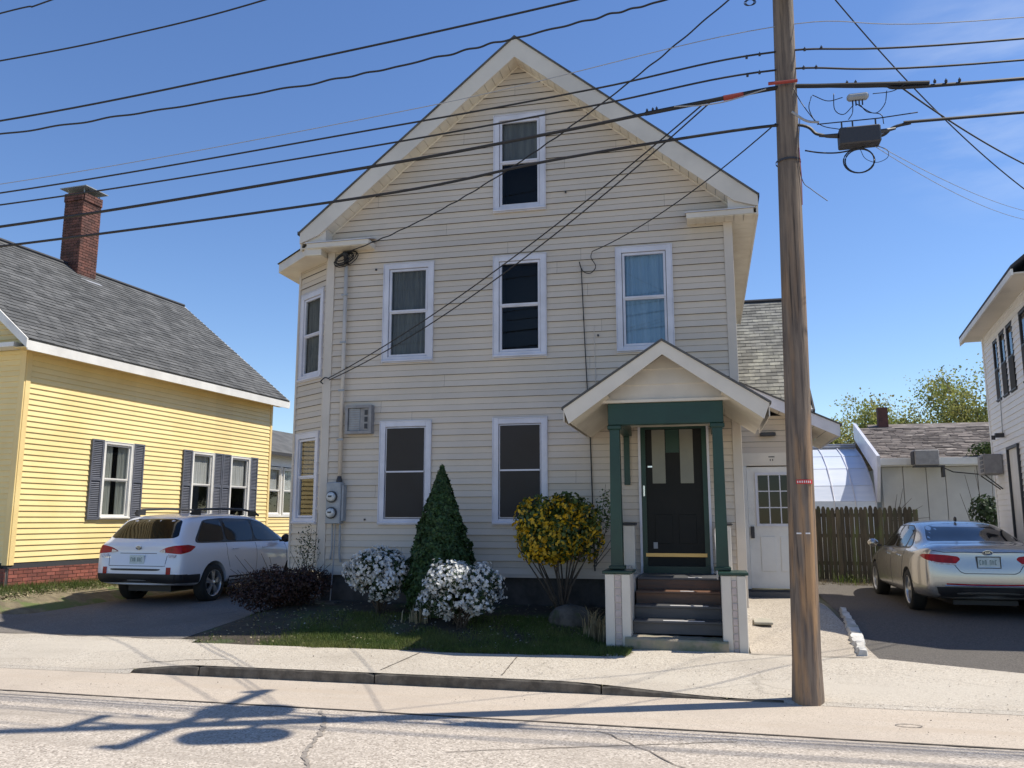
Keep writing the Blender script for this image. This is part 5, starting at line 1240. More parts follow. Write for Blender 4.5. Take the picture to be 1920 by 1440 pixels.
tm = text_mesh('KIA', 0.048); tm.transform(M @ Matrix.Translation((0, q.y-0.018, 0.962)) @ Matrix.Rotation(R(90), 4, 'X')); link(tm, 'emblem_letters', 'chrome', eb)
MB().ellipsoid((0, 1.62, 1.46), 0.02, 0.07, 0.045, 10, 7).build('roof_antenna', 'black_plastic', T, M=M, smooth=True)
MB().box(-0.45, 0.45, 0.35, 4.4, 0.17, 0.24).build('underbody', 'black_plastic', T, M=M)

# ---- wagon
T = thing('white_wagon', 'white station wagon with black roof rails parked beside the yellow house', 'car', (-9.78, 12.98, 0.165), R(-3.0))
M = world(T)
st = [(0.0, .42, .78, .97, .76, 1.0, .70, 1.01), (0.08, .36, .87, 1.05, .80, 1.08, .70, 1.09), (0.16, .34, .90, 1.06, .82, 1.14, .71, 1.17), (0.42, .32, .91, 1.05, .83, 1.44, .68, 1.49), (0.62, .30, .912, 1.045, .835, 1.50, .665, 1.575),
      (1.3, .30, .912, 1.04, .84, 1.52, .66, 1.605), (2.1, .30, .912, 1.03, .84, 1.52, .66, 1.61), (2.7, .30, .912, 1.02, .84, 1.47, .655, 1.57), (3.05, .30, .912, 1.01, .835, 1.34, .675, 1.42),
      (3.62, .30, .91, 1.0, .80, 1.05, .72, 1.09), (4.15, .32, .90, .95, .76, 1.0, .62, 1.03), (4.58, .36, .85, .85, .70, .88, .52, .90), (4.78, .42, .70, .70, .56, .73, .42, .74)]
yo0 = {0: 0.2, 1: 0.08, 2: .02, 3: 0.0, 4: 0.02, 5: 0.06, 6: 0.06, 7: .06, 8: .06, 9: .06, 10: .06, 11: .06}
me = car_shell(st, lambda i, k: yo0.get(i, 0) if k == 0 else 0)
cuts = []
import bmesh
for yw in (0.98, 3.72):
    for s in (-1, 1):
        c = MB().lathe([(0, s*0.62), (0.385, s*0.62), (0.385, s*1.1), (0, s*1.1)], (0, yw, 0.355), 'x', 40)
        cm = bpy.data.meshes.new('c'); cm.from_pydata(c.v, [], c.f); cm.materials.append(MATS['black_plastic'])
        b_ = bmesh.new(); b_.from_mesh(cm); bmesh.ops.remove_doubles(b_, verts=b_.verts, dist=1e-5); bmesh.ops.recalc_face_normals(b_, faces=b_.faces); b_.to_mesh(cm); b_.free(); cuts.append(cm)
body, bv = body_finish(T, M, me, cuts, 'car_white')
for s in (-1, 1):
    pj([(3.06, 1.33), (2.80, 1.43), (2.38, 1.495), (1.42, 1.51), (0.84, 1.475), (0.50, 1.12), (0.52, 1.065), (1.4, 1.06), (2.4, 1.055), (3.46, 1.045)], 'x', s, 'window_surround', 'black_plastic', off=0.003)
    pj([(3.02, 1.32), (2.78, 1.42), (2.38, 1.48), (2.36, 1.075), (3.42, 1.06)], 'x', s, 'side_window', 'car_glass')
    pj([(2.32, 1.485), (1.42, 1.495), (1.40, 1.085), (2.30, 1.078)], 'x', s, 'side_window', 'car_glass')
    pj([(1.36, 1.49), (0.86, 1.46), (0.56, 1.12), (0.60, 1.09), (1.35, 1.085)], 'x', s, 'quarter_window', 'car_glass')
    for line in ([(2.34, 1.04), (2.33, 0.7), (2.30, 0.42)], [(1.38, 1.04), (1.36, 0.85), (1.45, 0.6)], [(3.45, 1.0), (3.42, 0.6), (3.36, 0.42)]):
        ptube(strip(bv, line, 'x', s), 0.004, M, 'shut_line', 'black_plastic', T)
    for yy in (1.52, 2.52):
        h = strip(bv, [(yy, 0.94), (yy+0.18, 0.945)], 'x', s); ptube([p_+Vector((s*0.02, 0, 0)) for p_ in h], 0.012, M, 'door_handle', 'car_white', T)
    pj([(1.45, 0.44), (3.25, 0.44), (3.25, 0.30), (1.45, 0.30)], 'x', s, 'sill_cladding', 'black_plastic', off=0.01, rnd_=False, step=0.1)
    mm_ = MB().ellipsoid((s*1.0, 3.22, 1.10), 0.10, 0.07, 0.085).build('wing_mirror', 'black_plastic', T, M=M, smooth=True)
    MB().box(min(s*0.86, s*0.97), max(s*0.86, s*0.97), 3.2, 3.26, 1.03, 1.07).build('mirror_arm', 'black_plastic', mm_, M=M)
    rl = [(s*0.60, 0.62, 1.585), (s*0.605, 0.80, 1.66), (s*0.605, 1.5, 1.685), (s*0.605, 2.2, 1.675), (s*0.60, 2.62, 1.63), (s*0.60, 2.78, 1.56)]
    MB().tube(rl, 0.022, 7).build('roof_rail', 'black_plastic', T, M=M, smooth=True)
    MB().box(s*0.605-0.02, s*0.605+0.02, 0.66, 0.88, 1.56, 1.66).box(s*0.605-0.02, s*0.605+0.02, 2.42, 2.66, 1.55, 1.645).build('rail_foot', 'black_plastic', T, M=M)
    # taillights: slanted leaf on the hatch corner plus wrap on the flank
    pj([(0.33, 0.925), (0.45, 1.00), (0.56, 1.03), (0.80, 1.045), (0.95, 1.01), (0.84, 0.925), (0.66, 0.885), (0.50, 0.90)], 'd', s, 'tail_light', 'tail_red', off=0.008, step=0.03)
    pj([(s*0.43, 0.93), (s*0.55, 0.97), (s*0.56, 0.905)], 'y', -1, 'tail_light_lens', 'tail_clear', off=0.018, step=0.03, rnd_=False)
    pj([(s*0.62, 0.888), (s*0.79, 0.875), (s*0.76, 0.82), (s*0.64, 0.83)], 'y', -1, 'tail_light_lens', 'tail_clear', off=0.016, step=0.03)
    pj([(s*0.62, 0.66), (s*0.70, 0.66), (s*0.70, 0.50), (s*0.62, 0.50)], 'y', -1, 'bumper_reflector', 'tail_red', off=0.012, step=0.04, rnd_=False)
    for yw in (0.98, 3.72): wheel(T, M, s*0.80, yw, 0.345, s, 0.22, 5)
pj([(-0.58, 1.46), (-0.4, 1.49), (0, 1.50), (0.4, 1.49), (0.58, 1.46), (0.70, 1.19), (0.62, 1.155), (0, 1.14), (-0.62, 1.155), (-0.70, 1.19)], 'y', -1, 'rear_window', 'car_glass', step=0.06)
pj([(-0.60, 1.44), (0, 1.49), (0.60, 1.44), (0.72, 1.12), (0, 1.14), (-0.72, 1.12)], 'y', 1, 'windshield', 'car_glass', step=0.06)
pj([(-0.55, 0.635), (0.52, 0.635), (0.46, 0.60), (-0.52, 0.60)], 'y', -1, 'bumper_slot', 'black_plastic', off=0.006, step=0.05)
pj([(-0.79, 0.545), (0.79, 0.545), (0.76, 0.385), (-0.76, 0.385)], 'y', -1, 'lower_bumper', 'black_plastic', off=0.022, step=0.05, thick=0.05, rnd_=False)
for s in (-1, 1): pj([(0.48, 0.545), (0.80, 0.54), (0.80, 0.39), (0.50, 0.385)], 'd', s, 'lower_bumper', 'black_plastic', off=0.008, step=0.04, thick=0.03, rnd_=False)
for s in (-1, 1): pj([(0.12, 0.53), (0.55, 0.53), (0.57, 0.38), (0.14, 0.385)], 'x', s, 'lower_bumper', 'black_plastic', off=0.018, step=0.05, thick=0.03, rnd_=False)
for line in ([(-0.38, 0.895), (0.38, 0.895)], [(-0.60, 0.86), (-0.58, 0.68), (0.58, 0.68), (0.60, 0.86)]):
    ptube(strip(bv, line, 'y', -1), 0.005, M, 'shut_line', 'black_plastic', T)
q = strip(bv, [(0, 0.80), (0, 0.79)], 'y', -1)[0]; plate(T, M, 0.0, q.y-0.012, 0.79)
q = strip(bv, [(0, 0.99), (0, 0.98)], 'y', -1)[0]
em_ = MB().lathe([(0, -0.006), (1, -0.006), (1.0, 0.004)], (0, 0, 0), 'y', 28); em_.v = [(x*0.058, y, z*0.032) for x, y, z in em_.v]
ML = M @ Matrix.Translation((0.0, q.y-0.008, 0.99)); eb = em_.build('emblem', 'dark_metal', T, M=ML)
MB().tube([(0.056*math.cos(a/24*6.2832), -0.008, 0.031*math.sin(a/24*6.2832)) for a in range(25)], 0.004, 5).build('emblem_ring', 'chrome', eb, M=ML)
stn = MB()
for x, z, r_ in ((-0.028, 0.008, 0.009), (0.0, 0.012, 0.006), (0.02, 0.01, 0.006), (0.03, -0.004, 0.006), (0.008, -0.012, 0.006), (-0.012, -0.01, 0.006)): stn.box(x-r_, x+r_, -0.011, -0.007, z-r_*0.5, z+r_*0.5)
stn.build('emblem_stars', 'chrome', eb, M=ML)
MB().box(-0.70, -0.56, q.y-0.012, q.y+0.02, 0.815, 0.83).box(-0.68, -0.58, q.y-0.012, q.y+0.02, 0.77, 0.79).build('badge', 'chrome', T, M=M)
MB().box(-0.45, 0.45, 0.4, 4.3, 0.22, 0.34).build('underbody', 'black_plastic', T, M=M)

# ================================================================= UTILITY POLE AND WIRES
Pp = thing('utility_pole', 'weathered wooden utility pole standing at the kerb in front of the house', 'utility pole', (0.815, 8.34, 0.0))
def px_(z): return 0.815+0.018*z
mb = MB(); n = 28; zs_ = [-0.1, 0.05, 0.4, 1, 2, 3, 4, 5, 6, 7, 8, 9, 10, 10.9]; vs = []; fs = []
ph = [rnd.uniform(-1, 1) for _ in range(n)]
for z in zs_:
    r_ = 0.130-0.0042*z+(0.012 if z < 0.2 else 0)
    for k in range(n): a = 2*math.pi*k/n; rr = r_*(1+0.018*ph[k]+0.008*math.sin(3*a+z*0.6)); vs.append((px_(z)+rr*math.cos(a), 8.34+rr*math.sin(a), z))
for i in range(len(zs_)-1):
    for k in range(n): j = (k+1) % n; fs.append((i*n+k, i*n+j, (i+1)*n+j, (i+1)*n+k))
fs.append(tuple((len(zs_)-1)*n+k for k in range(n)))
mb.add(vs, fs).build('shaft', 'pole_wood', Pp, smooth=True)
MB().box(px_(9)-0.19, px_(9)-0.10, 7.55, 9.75, 8.03, 8.15, 0.01).build('crossarm', 'pole_wood', Pp)
for z in (9.03,):
    for y in (7.65, 8.2, 9.0, 9.65): MB().lathe([(0, 0.2), (0.04, 0.2), (0.06, 0.12), (0.03, 0.08), (0.055, 0.05), (0.02, 0.0)], (px_(9)-0.145, y, 8.15), 'z', 12).build('insulator', 'meter_grey', Pp)
for (x, y, z) in ((px_(8)-0.02, 8.80, 7.50), (px_(8)+0.02, 7.90, 6.98)):
    t_ = MB().lathe([(0, 0), (0.22, 0), (0.24, 0.04), (0.24, 0.62), (0.20, 0.68), (0, 0.70)], (x, y, z), 'z', 24).build('transformer', 'meter_grey', Pp, smooth=True)
    MB().lathe([(0.03, 0.68), (0.045, 0.76), (0.03, 0.8), (0.045, 0.84), (0.02, 0.92)], (x+0.1, y, z), 'z', 10).build('bushing', 'meter_grey', t_)
    MB().box(x-0.03, x+0.03, min(y, 8.34), max(y, 8.34), z+0.3, z+0.36).build('bracket', 'dark_metal', t_)
MB().box(px_(9)-0.6, px_(9)-0.1, 8.3, 8.36, 8.55, 8.61).box(px_(9)-0.68, px_(9)-0.60, 8.1, 8.6, 8.53, 8.63).build('cutout_arm', 'dark_metal', Pp)
MB().tube([(px_(4.6)+0.112, 8.30, 4.72), (px_(5)+0.112, 8.29, 5.0), (px_(5)+0.10, 8.26, 5.3)], 0.004, 5).build('pole_cable', 'cable_red', Pp)
MB().lathe([(0.122, 0), (0.122, 0.02)], (px_(5), 8.34, 5.18), 'z', 20).build('strap', 'dark_metal', Pp)
tg = MB()
for k in range(9):
    a0 = R(-112)+k*R(8.2); a1 = a0+R(8.2); r_ = 0.1265
    tg.quad((px_(2)+r_*math.cos(a0), 8.34+r_*math.sin(a0), 1.975), (px_(2)+r_*math.cos(a1), 8.34+r_*math.sin(a1), 1.975), (px_(2)+r_*math.cos(a1), 8.34+r_*math.sin(a1), 2.015), (px_(2)+r_*math.cos(a0), 8.34+r_*math.sin(a0), 2.015))
tgo = tg.build('number_tag', 'red_tag', Pp)
tg = MB()
for k in range(7):
    a0 = R(-108)+k*R(9); a1 = a0+R(4.5); r_ = 0.128
    tg.quad((px_(2)+r_*math.cos(a0), 8.34+r_*math.sin(a0), 1.985), (px_(2)+r_*math.cos(a1), 8.34+r_*math.sin(a1), 1.985), (px_(2)+r_*math.cos(a1), 8.34+r_*math.sin(a1), 2.004), (px_(2)+r_*math.cos(a0), 8.34+r_*math.sin(a0), 2.004))
tg.build('tag_marks', 'tag_white', tgo)
tg = MB()
for a_, b_ in ((-118, -98), (-82, -62)):
    for k in range(3):
        a0 = R(a_+(b_-a_)*k/3); a1 = R(a_+(b_-a_)*(k+1)/3); r_ = 0.1285
        tg.quad((px_(1.5)+r_*math.cos(a0), 8.34+r_*math.sin(a0), 1.515), (px_(1.5)+r_*math.cos(a1), 8.34+r_*math.sin(a1), 1.515), (px_(1.5)+r_*math.cos(a1), 8.34+r_*math.sin(a1), 1.528), (px_(1.5)+r_*math.cos(a0), 8.34+r_*math.sin(a0), 1.528))
tg.build('band', 'tag_white', Pp)
def catm(P_, n=10):
    P_ = [Vector(p) for p in P_]; P_ = [P_[0]*2-P_[1]]+P_+[P_[-1]*2-P_[-2]]; out = []
    for i in range(1, len(P_)-2):
        for k in range(n):
            t = k/n; a, b, c, d = P_[i-1:i+3]
            out.append(0.5*((2*b)+(c-a)*t+(2*a-5*b+4*c-d)*t*t+(3*b-a-3*c+d)*t**3))
    out.append(P_[-2]); return out
WG = 'overhead wires along the street'
def wire(name, pts, r_, label, m='cable', cat='cable', grp=None, n=12, wav=0.0):
    c = catm(pts, n)
    if wav:
        d = []; cc = catm(pts, n*6)
        for i, p in enumerate(cc): d.append(p+Vector((0, wav*math.cos(i*0.5), wav*(math.sin(i*0.5+1.3*math.sin(i*0.11))+0.5*math.sin(i*0.23)))))
        c = d
    o = MB().tube(c, r_, 6).build(name, m); return tag(o, label, cat, grp)
PY = 8.3; xp = 0.92
def run(L_, left=None, right=None):
    p = [(x, PY, z) for x, z in L_]
    if left: p = [(-22, PY-0.2, left[0]), (-14, PY-0.1, left[1])]+p
    if right: p = p+[(12, PY, right[0]), (24, PY, right[1])]
    return p
wire('power_line', [(-22, 8.9, 7.9), (-14, 8.6, 8.05), (-8.89, 8.3, 8.26), (-8.07, 8.3, 8.34), (-4, 7.9, 8.75), (0.95, 8.25, 9.32)], 0.010, 'highest bare power line crossing the top left corner', grp=None)
wire('power_line', run([(-8.81, 7.57), (-6.82, 7.67), (-5.02, 7.86)], (7.4, 7.38))+[(-2, 8.2, 8.3), (0.95, 8.25, 9.12)], 0.010, 'second power line from the top, leaving the frame above the yellow house')
wire('power_line', run([(-8.71, 6.72), (-4.66, 6.98), (-1.21, 7.28), (0.92, 7.55)], (6.6, 6.6), (7.4, 7.4)), 0.012, 'smooth black power line just above the twisted one, third from the top')
wire('power_line', run([(-8.69, 6.53), (-4.24, 6.69), (-1.99, 6.91), (-0.26, 7.13), (0.92, 7.32)], (6.5, 6.45), (7.1, 7.1)), 0.011, 'loosely twisted black power line above the gable peak', wav=0.006)
wire('thin_wire', run([(-8.61, 5.85), (-2.92, 6.23), (0.83, 6.66), (3.14, 6.43)], (5.8, 5.75), (6.2, 6.3)), 0.0045, 'thinnest faint wire passing behind the gable peak to the pole', m='cable_light')
wire('phone_line', run([(-8.6, 5.73), (-3.3, 6.04), (-0.99, 6.21), (0.82, 6.38), (3.12, 6.21)], (5.6, 5.6), (6.0, 6.1)), 0.010, 'black line clipped to the pole just under the thin wire')
wire('phone_line', run([(-8.58, 5.57), (-3.94, 5.8), (-1.11, 6.01), (0.81, 6.18), (3.1, 5.99)], (5.45, 5.45), (5.85, 5.95)), 0.010, 'black line crossing the attic window head, above the thick bundle')
wire('cable_bundle', run([(-8.54, 5.28), (-3.54, 5.58), (-1.52, 5.75), (-0.27, 5.88), (0.85, 5.98), (1.76, 5.89), (3.08, 5.80)], (5.1, 5.12), (5.6, 5.7)), 0.017, 'thick black cable bundle strapped with red near the pole')
wire('cable_bundle', run([(-8.51, 5.02), (-3.53, 5.23), (-1.41, 5.45), (0.78, 5.58), (1.20, 5.44), (1.34, 5.40), (1.76, 5.36), (2.02, 5.46), (3.05, 5.46)], (4.85, 4.87), (5.3, 5.4)), 0.015, 'lowest thick black cable carrying the splice box')
# wrapped portions near the pole
o = MB().tube(catm([(-0.5, 8.3, 5.857), (0.2, 8.3, 5.926), (0.85, 8.3, 5.985), (1.3, 8.3, 5.95), (2.25, 8.3, 5.86)], 8), 0.023, 8).build('cable_wrap', 'cable'); tag(o, 'fat wrapped length of the cable bundle either side of the pole', 'cable sleeve')
for k_, (a, b, r_, lb) in enumerate((((0.30, 8.30, 5.936), (0.50, 8.30, 5.953), 0.0285, 'orange-red tape on the cable bundle a little left of the pole'), ((0.74, 8.195, 5.985), (1.02, 8.195, 5.985), 0.017, 'red tape strap across the front of the pole'), ((-0.20, 8.30, 5.887), (-0.04, 8.30, 5.902), 0.022, 'faded red tape on the cable bundle farthest left of the pole'))):
    o = MB().tube([a, b], r_, 8).build('red_tape', 'cable_red'); tag(o, lb, 'tape')
# clips on the lines
for i, (x, z) in enumerate(((0.55, 6.355), (0.68, 6.37), (1.12, 6.365), (1.28, 6.36), (0.55, 6.155), (0.67, 6.17), (1.10, 6.165), (1.22, 6.155), (-0.48, 5.885), (-0.38, 5.895), (-0.42, 5.89), (1.5, 5.95), (1.58, 5.945), (1.98, 5.885), (2.3, 5.865), (2.4, 5.855), (2.52, 5.85))):
    o = MB().box(x-0.012, x+0.012, 8.288, 8.312, z-0.012, z+0.018, 0.004).box(x-0.004, x+0.004, 8.295, 8.305, z+0.018, z+0.03).build('cable_clamp', 'dark_metal'); tag(o, 'small dark clamp on '+('the upper phone line' if i < 4 else 'the lower phone line' if i < 8 else 'the taped bundle left of the pole' if i < 11 else 'the cable bundle right of the pole')+' near the pole', 'clamp', 'cable clamps near the pole')
sbx = thing('splice_box', 'black rectangular splice box hanging under the lowest cable right of the pole', 'splice box', (1.55, 8.2, 5.2))
part('case', 'dark_metal', sbx, (1.37, 1.745, 8.12, 8.28, 5.235, 5.41, 0.012))
for a, b in (((1.37, 8.2, 5.36), (1.20, 8.25, 5.40)), ((1.745, 8.2, 5.36), (1.90, 8.25, 5.40))): MB().tube([a, b], 0.026, 8, r1=0.012).build('gland', 'dark_metal', sbx)
for x in (1.40, 1.50, 1.71): part('hanger', 'dark_metal', sbx, (x, x+0.012, 8.19, 8.21, 5.41, 5.50))
MB().tube([(1.18, 8.2, 5.50), (1.75, 8.2, 5.50), (2.1, 8.2, 5.52)], 0.006, 5).build('strand', 'cable', sbx)
lp = MB()
for dx, r_ in ((0, 0.14), (0.012, 0.135)): lp.tube([(1.54+dx+r_*math.cos(a/26*6.2832), 8.2+dx, 5.085+r_*0.9*math.sin(a/26*6.2832)) for a in range(27)], 0.007, 5)
lp.tube(catm([(1.06, 8.25, 5.26), (1.2, 8.2, 5.20), (1.38, 8.2, 5.185), (1.6, 8.2, 5.22)], 6), 0.008, 5)
lp.tube(catm([(1.56, 8.2, 5.2), (1.6, 8.2, 5.1), (1.7, 8.2, 5.05), (1.8, 8.2, 5.09), (1.80, 8.2, 5.17), (1.70, 8.2, 5.22)], 6), 0.003, 4)
lp.build('slack_loop', 'cable', sbx, smooth=True)
tm_ = thing('terminal_pod', 'small grey terminal pod with dangling tails above the splice box', 'terminal', (1.57, 8.25, 5.78))
part('pod', 'meter_grey', tm_, (1.48, 1.68, 8.21, 8.29, 5.735, 5.80, 0.02))
for i in range(4): MB().tube([(1.53+i*0.03, 8.25, 5.735), (1.53+i*0.03, 8.25, 5.68)], 0.007, 5).build('tail', 'cable', tm_)
lps = MB()
for P_ in ([(1.44, 8.25, 5.78), (1.30, 8.25, 5.76), (1.16, 8.25, 5.84)], [(1.72, 8.25, 5.785), (1.90, 8.25, 5.79), (2.02, 8.25, 5.85)], [(1.36, 8.25, 5.83), (1.36, 8.25, 5.66), (1.44, 8.25, 5.60), (1.53, 8.25, 5.68)], [(1.15, 8.25, 5.83), (1.12, 8.25, 5.70), (1.17, 8.25, 5.55)],
           [(1.60, 8.25, 5.68), (1.66, 8.25, 5.60), (1.78, 8.25, 5.56), (1.80, 8.25, 5.46)], [(1.56, 8.25, 5.70), (1.72, 8.25, 5.58), (1.82, 8.25, 5.66), (1.85, 8.25, 5.80)], [(1.53, 8.25, 5.68), (1.52, 8.25, 5.60), (1.48, 8.25, 5.54)], [(0.98, 8.22, 5.92), (1.05, 8.22, 5.75), (1.2, 8.2, 5.5), (1.4, 8.2, 5.42)]):
    lps.tube(catm(P_, 6), 0.0045, 5)
lps.build('loop_wires', 'cable', tm_, smooth=True)
wire('pole_tail', [(1.03, 8.25, 5.62), (0.99, 8.22, 5.2), (1.02, 8.25, 4.95), (1.10, 8.25, 4.85), (1.24, 8.25, 4.72)], 0.004, 'loose wire tail hanging off the right of the pole')
wire('support_strand', [(0.95, 8.2, 5.66), (1.08, 8.2, 5.55), (1.2, 8.2, 5.52)], 0.012, 'short pale strand with a clamp right of the pole', m='cable_light')
# small coil at the top of the frame
o = MB()
for k in range(3): o.tube([(0.60+0.05*math.cos(a/14*6.28)+k*0.01, 8.3, 6.97+0.035*math.sin(a/14*6.28)) for a in range(15)], 0.004, 5)
o = o.build('wire_coil', 'cable'); tag(o, 'little coil of wire at the top edge left of the pole', 'coil')
# service drops to the houses
def sag(a, b, s, n=14): a = Vector(a); b = Vector(b); return [a.lerp(b, i/n)+Vector((0, 0, -4*s*(i/n)*(1-i/n))) for i in range(n+1)]
wire('service_drop', sag((0.95, 8.32, 7.50), (-5.72, 12.33, 6.02), 0.42), 0.009, 'service drop running from the pole top to the weatherhead under the left eave', n=3, wav=0.004)
wire('service_drop', sag((0.10, 8.3, 5.90), (-5.97, 12.40, 3.93), 0.20), 0.008, 'upper of two drop wires slanting to the left corner of the cream house', n=3)
wire('service_drop', sag((0.16, 8.3, 5.90), (-5.97, 12.42, 3.90), 0.28), 0.008, 'lower of two drop wires slanting to the left corner of the cream house', n=3)
wire('service_drop', sag((0.80, 8.3, 5.60), (-1.62, 12.42, 5.76), 0.13), 0.007, 'drop wire from the pole to the wall hook between the upper windows', n=3)
wire('wire_loop', [(-1.62, 12.42, 5.76), (-1.64, 12.42, 5.66), (-1.57, 12.43, 5.52), (-1.65, 12.44, 5.42), (-1.76, 12.44, 5.45), (-1.82, 12.45, 5.56)], 0.007, 'hooked loop of cable on the front wall above the porch', n=6)
wire('corner_tail', [(-5.97, 12.41, 3.92), (-6.05, 12.42, 3.94), (-6.12, 12.42, 3.88), (-6.08, 12.42, 3.84)], 0.010, 'frayed cable end at the left corner of the cream house')
wire('service_drop', sag((1.05, 8.3, 7.55), (6.2, 13.6, 5.6), 0.55), 0.008, 'drop wire from the pole top falling steeply to the right edge', n=3)
wire('service_drop', sag((1.98, 8.3, 5.86), (6.2, 13.2, 6.2), 0.25), 0.009, 'drop wire leaving the cable bundle toward the white house roof', n=3)
for k, dz_ in enumerate((0, -0.03)): wire('service_drop', sag((1.70, 8.2, 5.24+dz_), (5.2, 14.5, 6.6+dz_*5), 0.08+0.03*k), 0.0035, ('upper', 'lower')[k]+' of two thin grey wires from the splice box to the right edge', m='cable_light', n=3)
wire('messenger_loop', [(-0.20, 8.25, 5.88), (0.05, 8.25, 5.86), (0.30, 8.25, 5.87), (0.55, 8.25, 5.92), (0.72, 8.25, 5.96)], 0.007, 'pale slack loop under the red taped cable left of the pole', m='cable_light')

# ================================================================= PLANTS
def leaves(cen, nrm, size, asp=1.8, jit=0.5):
    """numpy diamonds: centres, outward directions, sizes"""
    n = len(cen); d = nrm+nr.normal(0, jit, (n, 3)); d /= np.linalg.norm(d, axis=1)[:, None]
    t = np.cross(d, nr.normal(0, 1, (n, 3))); t /= np.linalg.norm(t, axis=1)[:, None]; b = np.cross(d, t)
    s = size[:, None] if hasattr(size, '__len__') else size
    v = np.stack([cen-t*s*asp/2, cen+b*s/2+d*s*0.15, cen+t*s*asp/2, cen-b*s/2+d*s*0.15], 1).reshape(-1, 3)
    return v
def leafobj(name, v, m, parent, k=4, kind=None):
    n = len(v)//k; me = bpy.data.meshes.new(name)
    me.vertices.add(len(v)); me.vertices.foreach_set('co', v.astype(np.float32).ravel())
    me.loops.add(len(v)); me.loops.foreach_set('vertex_index', np.arange(len(v), dtype=np.int32))
    me.polygons.add(n); me.polygons.foreach_set('loop_start', np.arange(0, len(v), k, dtype=np.int32)); me.polygons.foreach_set('loop_total', np.full(n, k, np.int32))
    me.update(calc_edges=True)
    return link(me, name, m, parent, kind=kind)
def blobpts(n, c, r, shell=0.55, lump=0.18, seed=0, flat=0.0):
    d = nr.normal(0, 1, (n, 3)); d /= np.linalg.norm(d, axis=1)[:, None]
    rs = np.random.RandomState(seed); K = rs.normal(0, 1, (7, 3)); K /= np.linalg.norm(K, axis=1)[:, None]; A_ = rs.uniform(-1, 1, 7)
    l_ = 1+lump*np.sum(A_[None]*np.exp(-(1-d @ K.T)*5), axis=1)
    q = (shell+(1-shell)*nr.uniform(0, 1, n)**0.6)*l_
    p = d*q[:, None]; p[:, 2] = np.where(p[:, 2] < 0, p[:, 2]*(1-flat), p[:, 2])
    return np.array(c)+p*np.array(r), d
def twigs(base, tips, r0=0.012, r1=0.004):
    mb = MB()
    for t_ in tips:
        b = Vector(base)+Vector((rnd.uniform(-.05, .05), rnd.uniform(-.05, .05), 0)); t_ = Vector(t_); m_ = b.lerp(t_, 0.5)+Vector((rnd.uniform(-.06, .06), rnd.uniform(-.06, .06), rnd.uniform(0, .06)))
        mb.tube([b, m_, t_], r0, 5, r1=r1)
    return mb
# conical dwarf spruce
cs = thing('conical_spruce', 'dense dark green conical dwarf spruce between the two ground-floor windows', 'shrub', (-3.80, 11.75, 0.25))
n = 26000; u = nr.uniform(0, 1, n)**0.75; hh = 0.32+u*0; z = nr.uniform(0, 1, n)
prof_ = lambda t: 0.50*np.where(t < 0.22, 0.82+0.18*np.sin(t/0.22*math.pi/2), (1-((t-0.22)/0.78)**1.25))
keep = nr.uniform(0, 1, n) < (prof_(z)/0.5+0.12); z = z[keep]; n = len(z)
a = nr.uniform(0, 2*math.pi, n); lum = 1+0.07*np.sin(a*5+z*14)+0.05*np.sin(a*9-z*31)+0.04*np.sin(z*70+a*3)
r_ = (prof_(z)+0.012)*lum*(0.80+0.2*nr.uniform(0, 1, n)**0.5)
cen = np.stack([-3.80+r_*np.cos(a), 11.75+r_*np.sin(a), 0.35+z*2.08], 1); nrm = np.stack([np.cos(a), np.sin(a), np.full(n, 0.55)], 1)
leafobj('foliage', leaves(cen, nrm, nr.uniform(0.018, 0.036, n), 2.2, 0.55), 'leaf_conifer', cs)
MB().lathe([(0.40, 0.30), (0.43, 0.7), (0.33, 1.2), (0.17, 1.8), (0.03, 2.3)], (-3.80, 11.75, 0), 'z', 20).build('inner_mass', 'leaf_conifer', cs)
MB().tube([(-3.8, 11.75, 0.2), (-3.8, 11.75, 0.6)], 0.05, 8).build('trunk', 'bark', cs)
# azaleas
def lobes(n, subs, shell, lump, seed):
    P_, D_ = [], []; w_ = np.array([s_[1][0]*s_[1][2] for s_ in subs]); w_ = w_/w_.sum()
    for k, (c_, r_) in enumerate(subs):
        p, d = blobpts(int(n*w_[k])+1, c_, r_, shell, lump, seed+k); P_.append(p); D_.append(d)
    return np.concatenate(P_), np.concatenate(D_)
def sublobes(c, r, k, seed):
    rr = random.Random(seed); out = [(c, (r[0]*0.66, r[1]*0.66, r[2]*0.66))]
    for i in range(k):
        a = 6.283*i/k+rr.uniform(-.4, .4); e = rr.uniform(-0.5, 0.9); q = rr.uniform(0.38, 0.55); o = 1-q*0.9
        out.append(((c[0]+r[0]*o*math.cos(a)*math.cos(e), c[1]+r[1]*o*math.sin(a)*math.cos(e), c[2]+r[2]*o*math.sin(e)), (r[0]*q, r[1]*q, r[2]*q)))
    return out
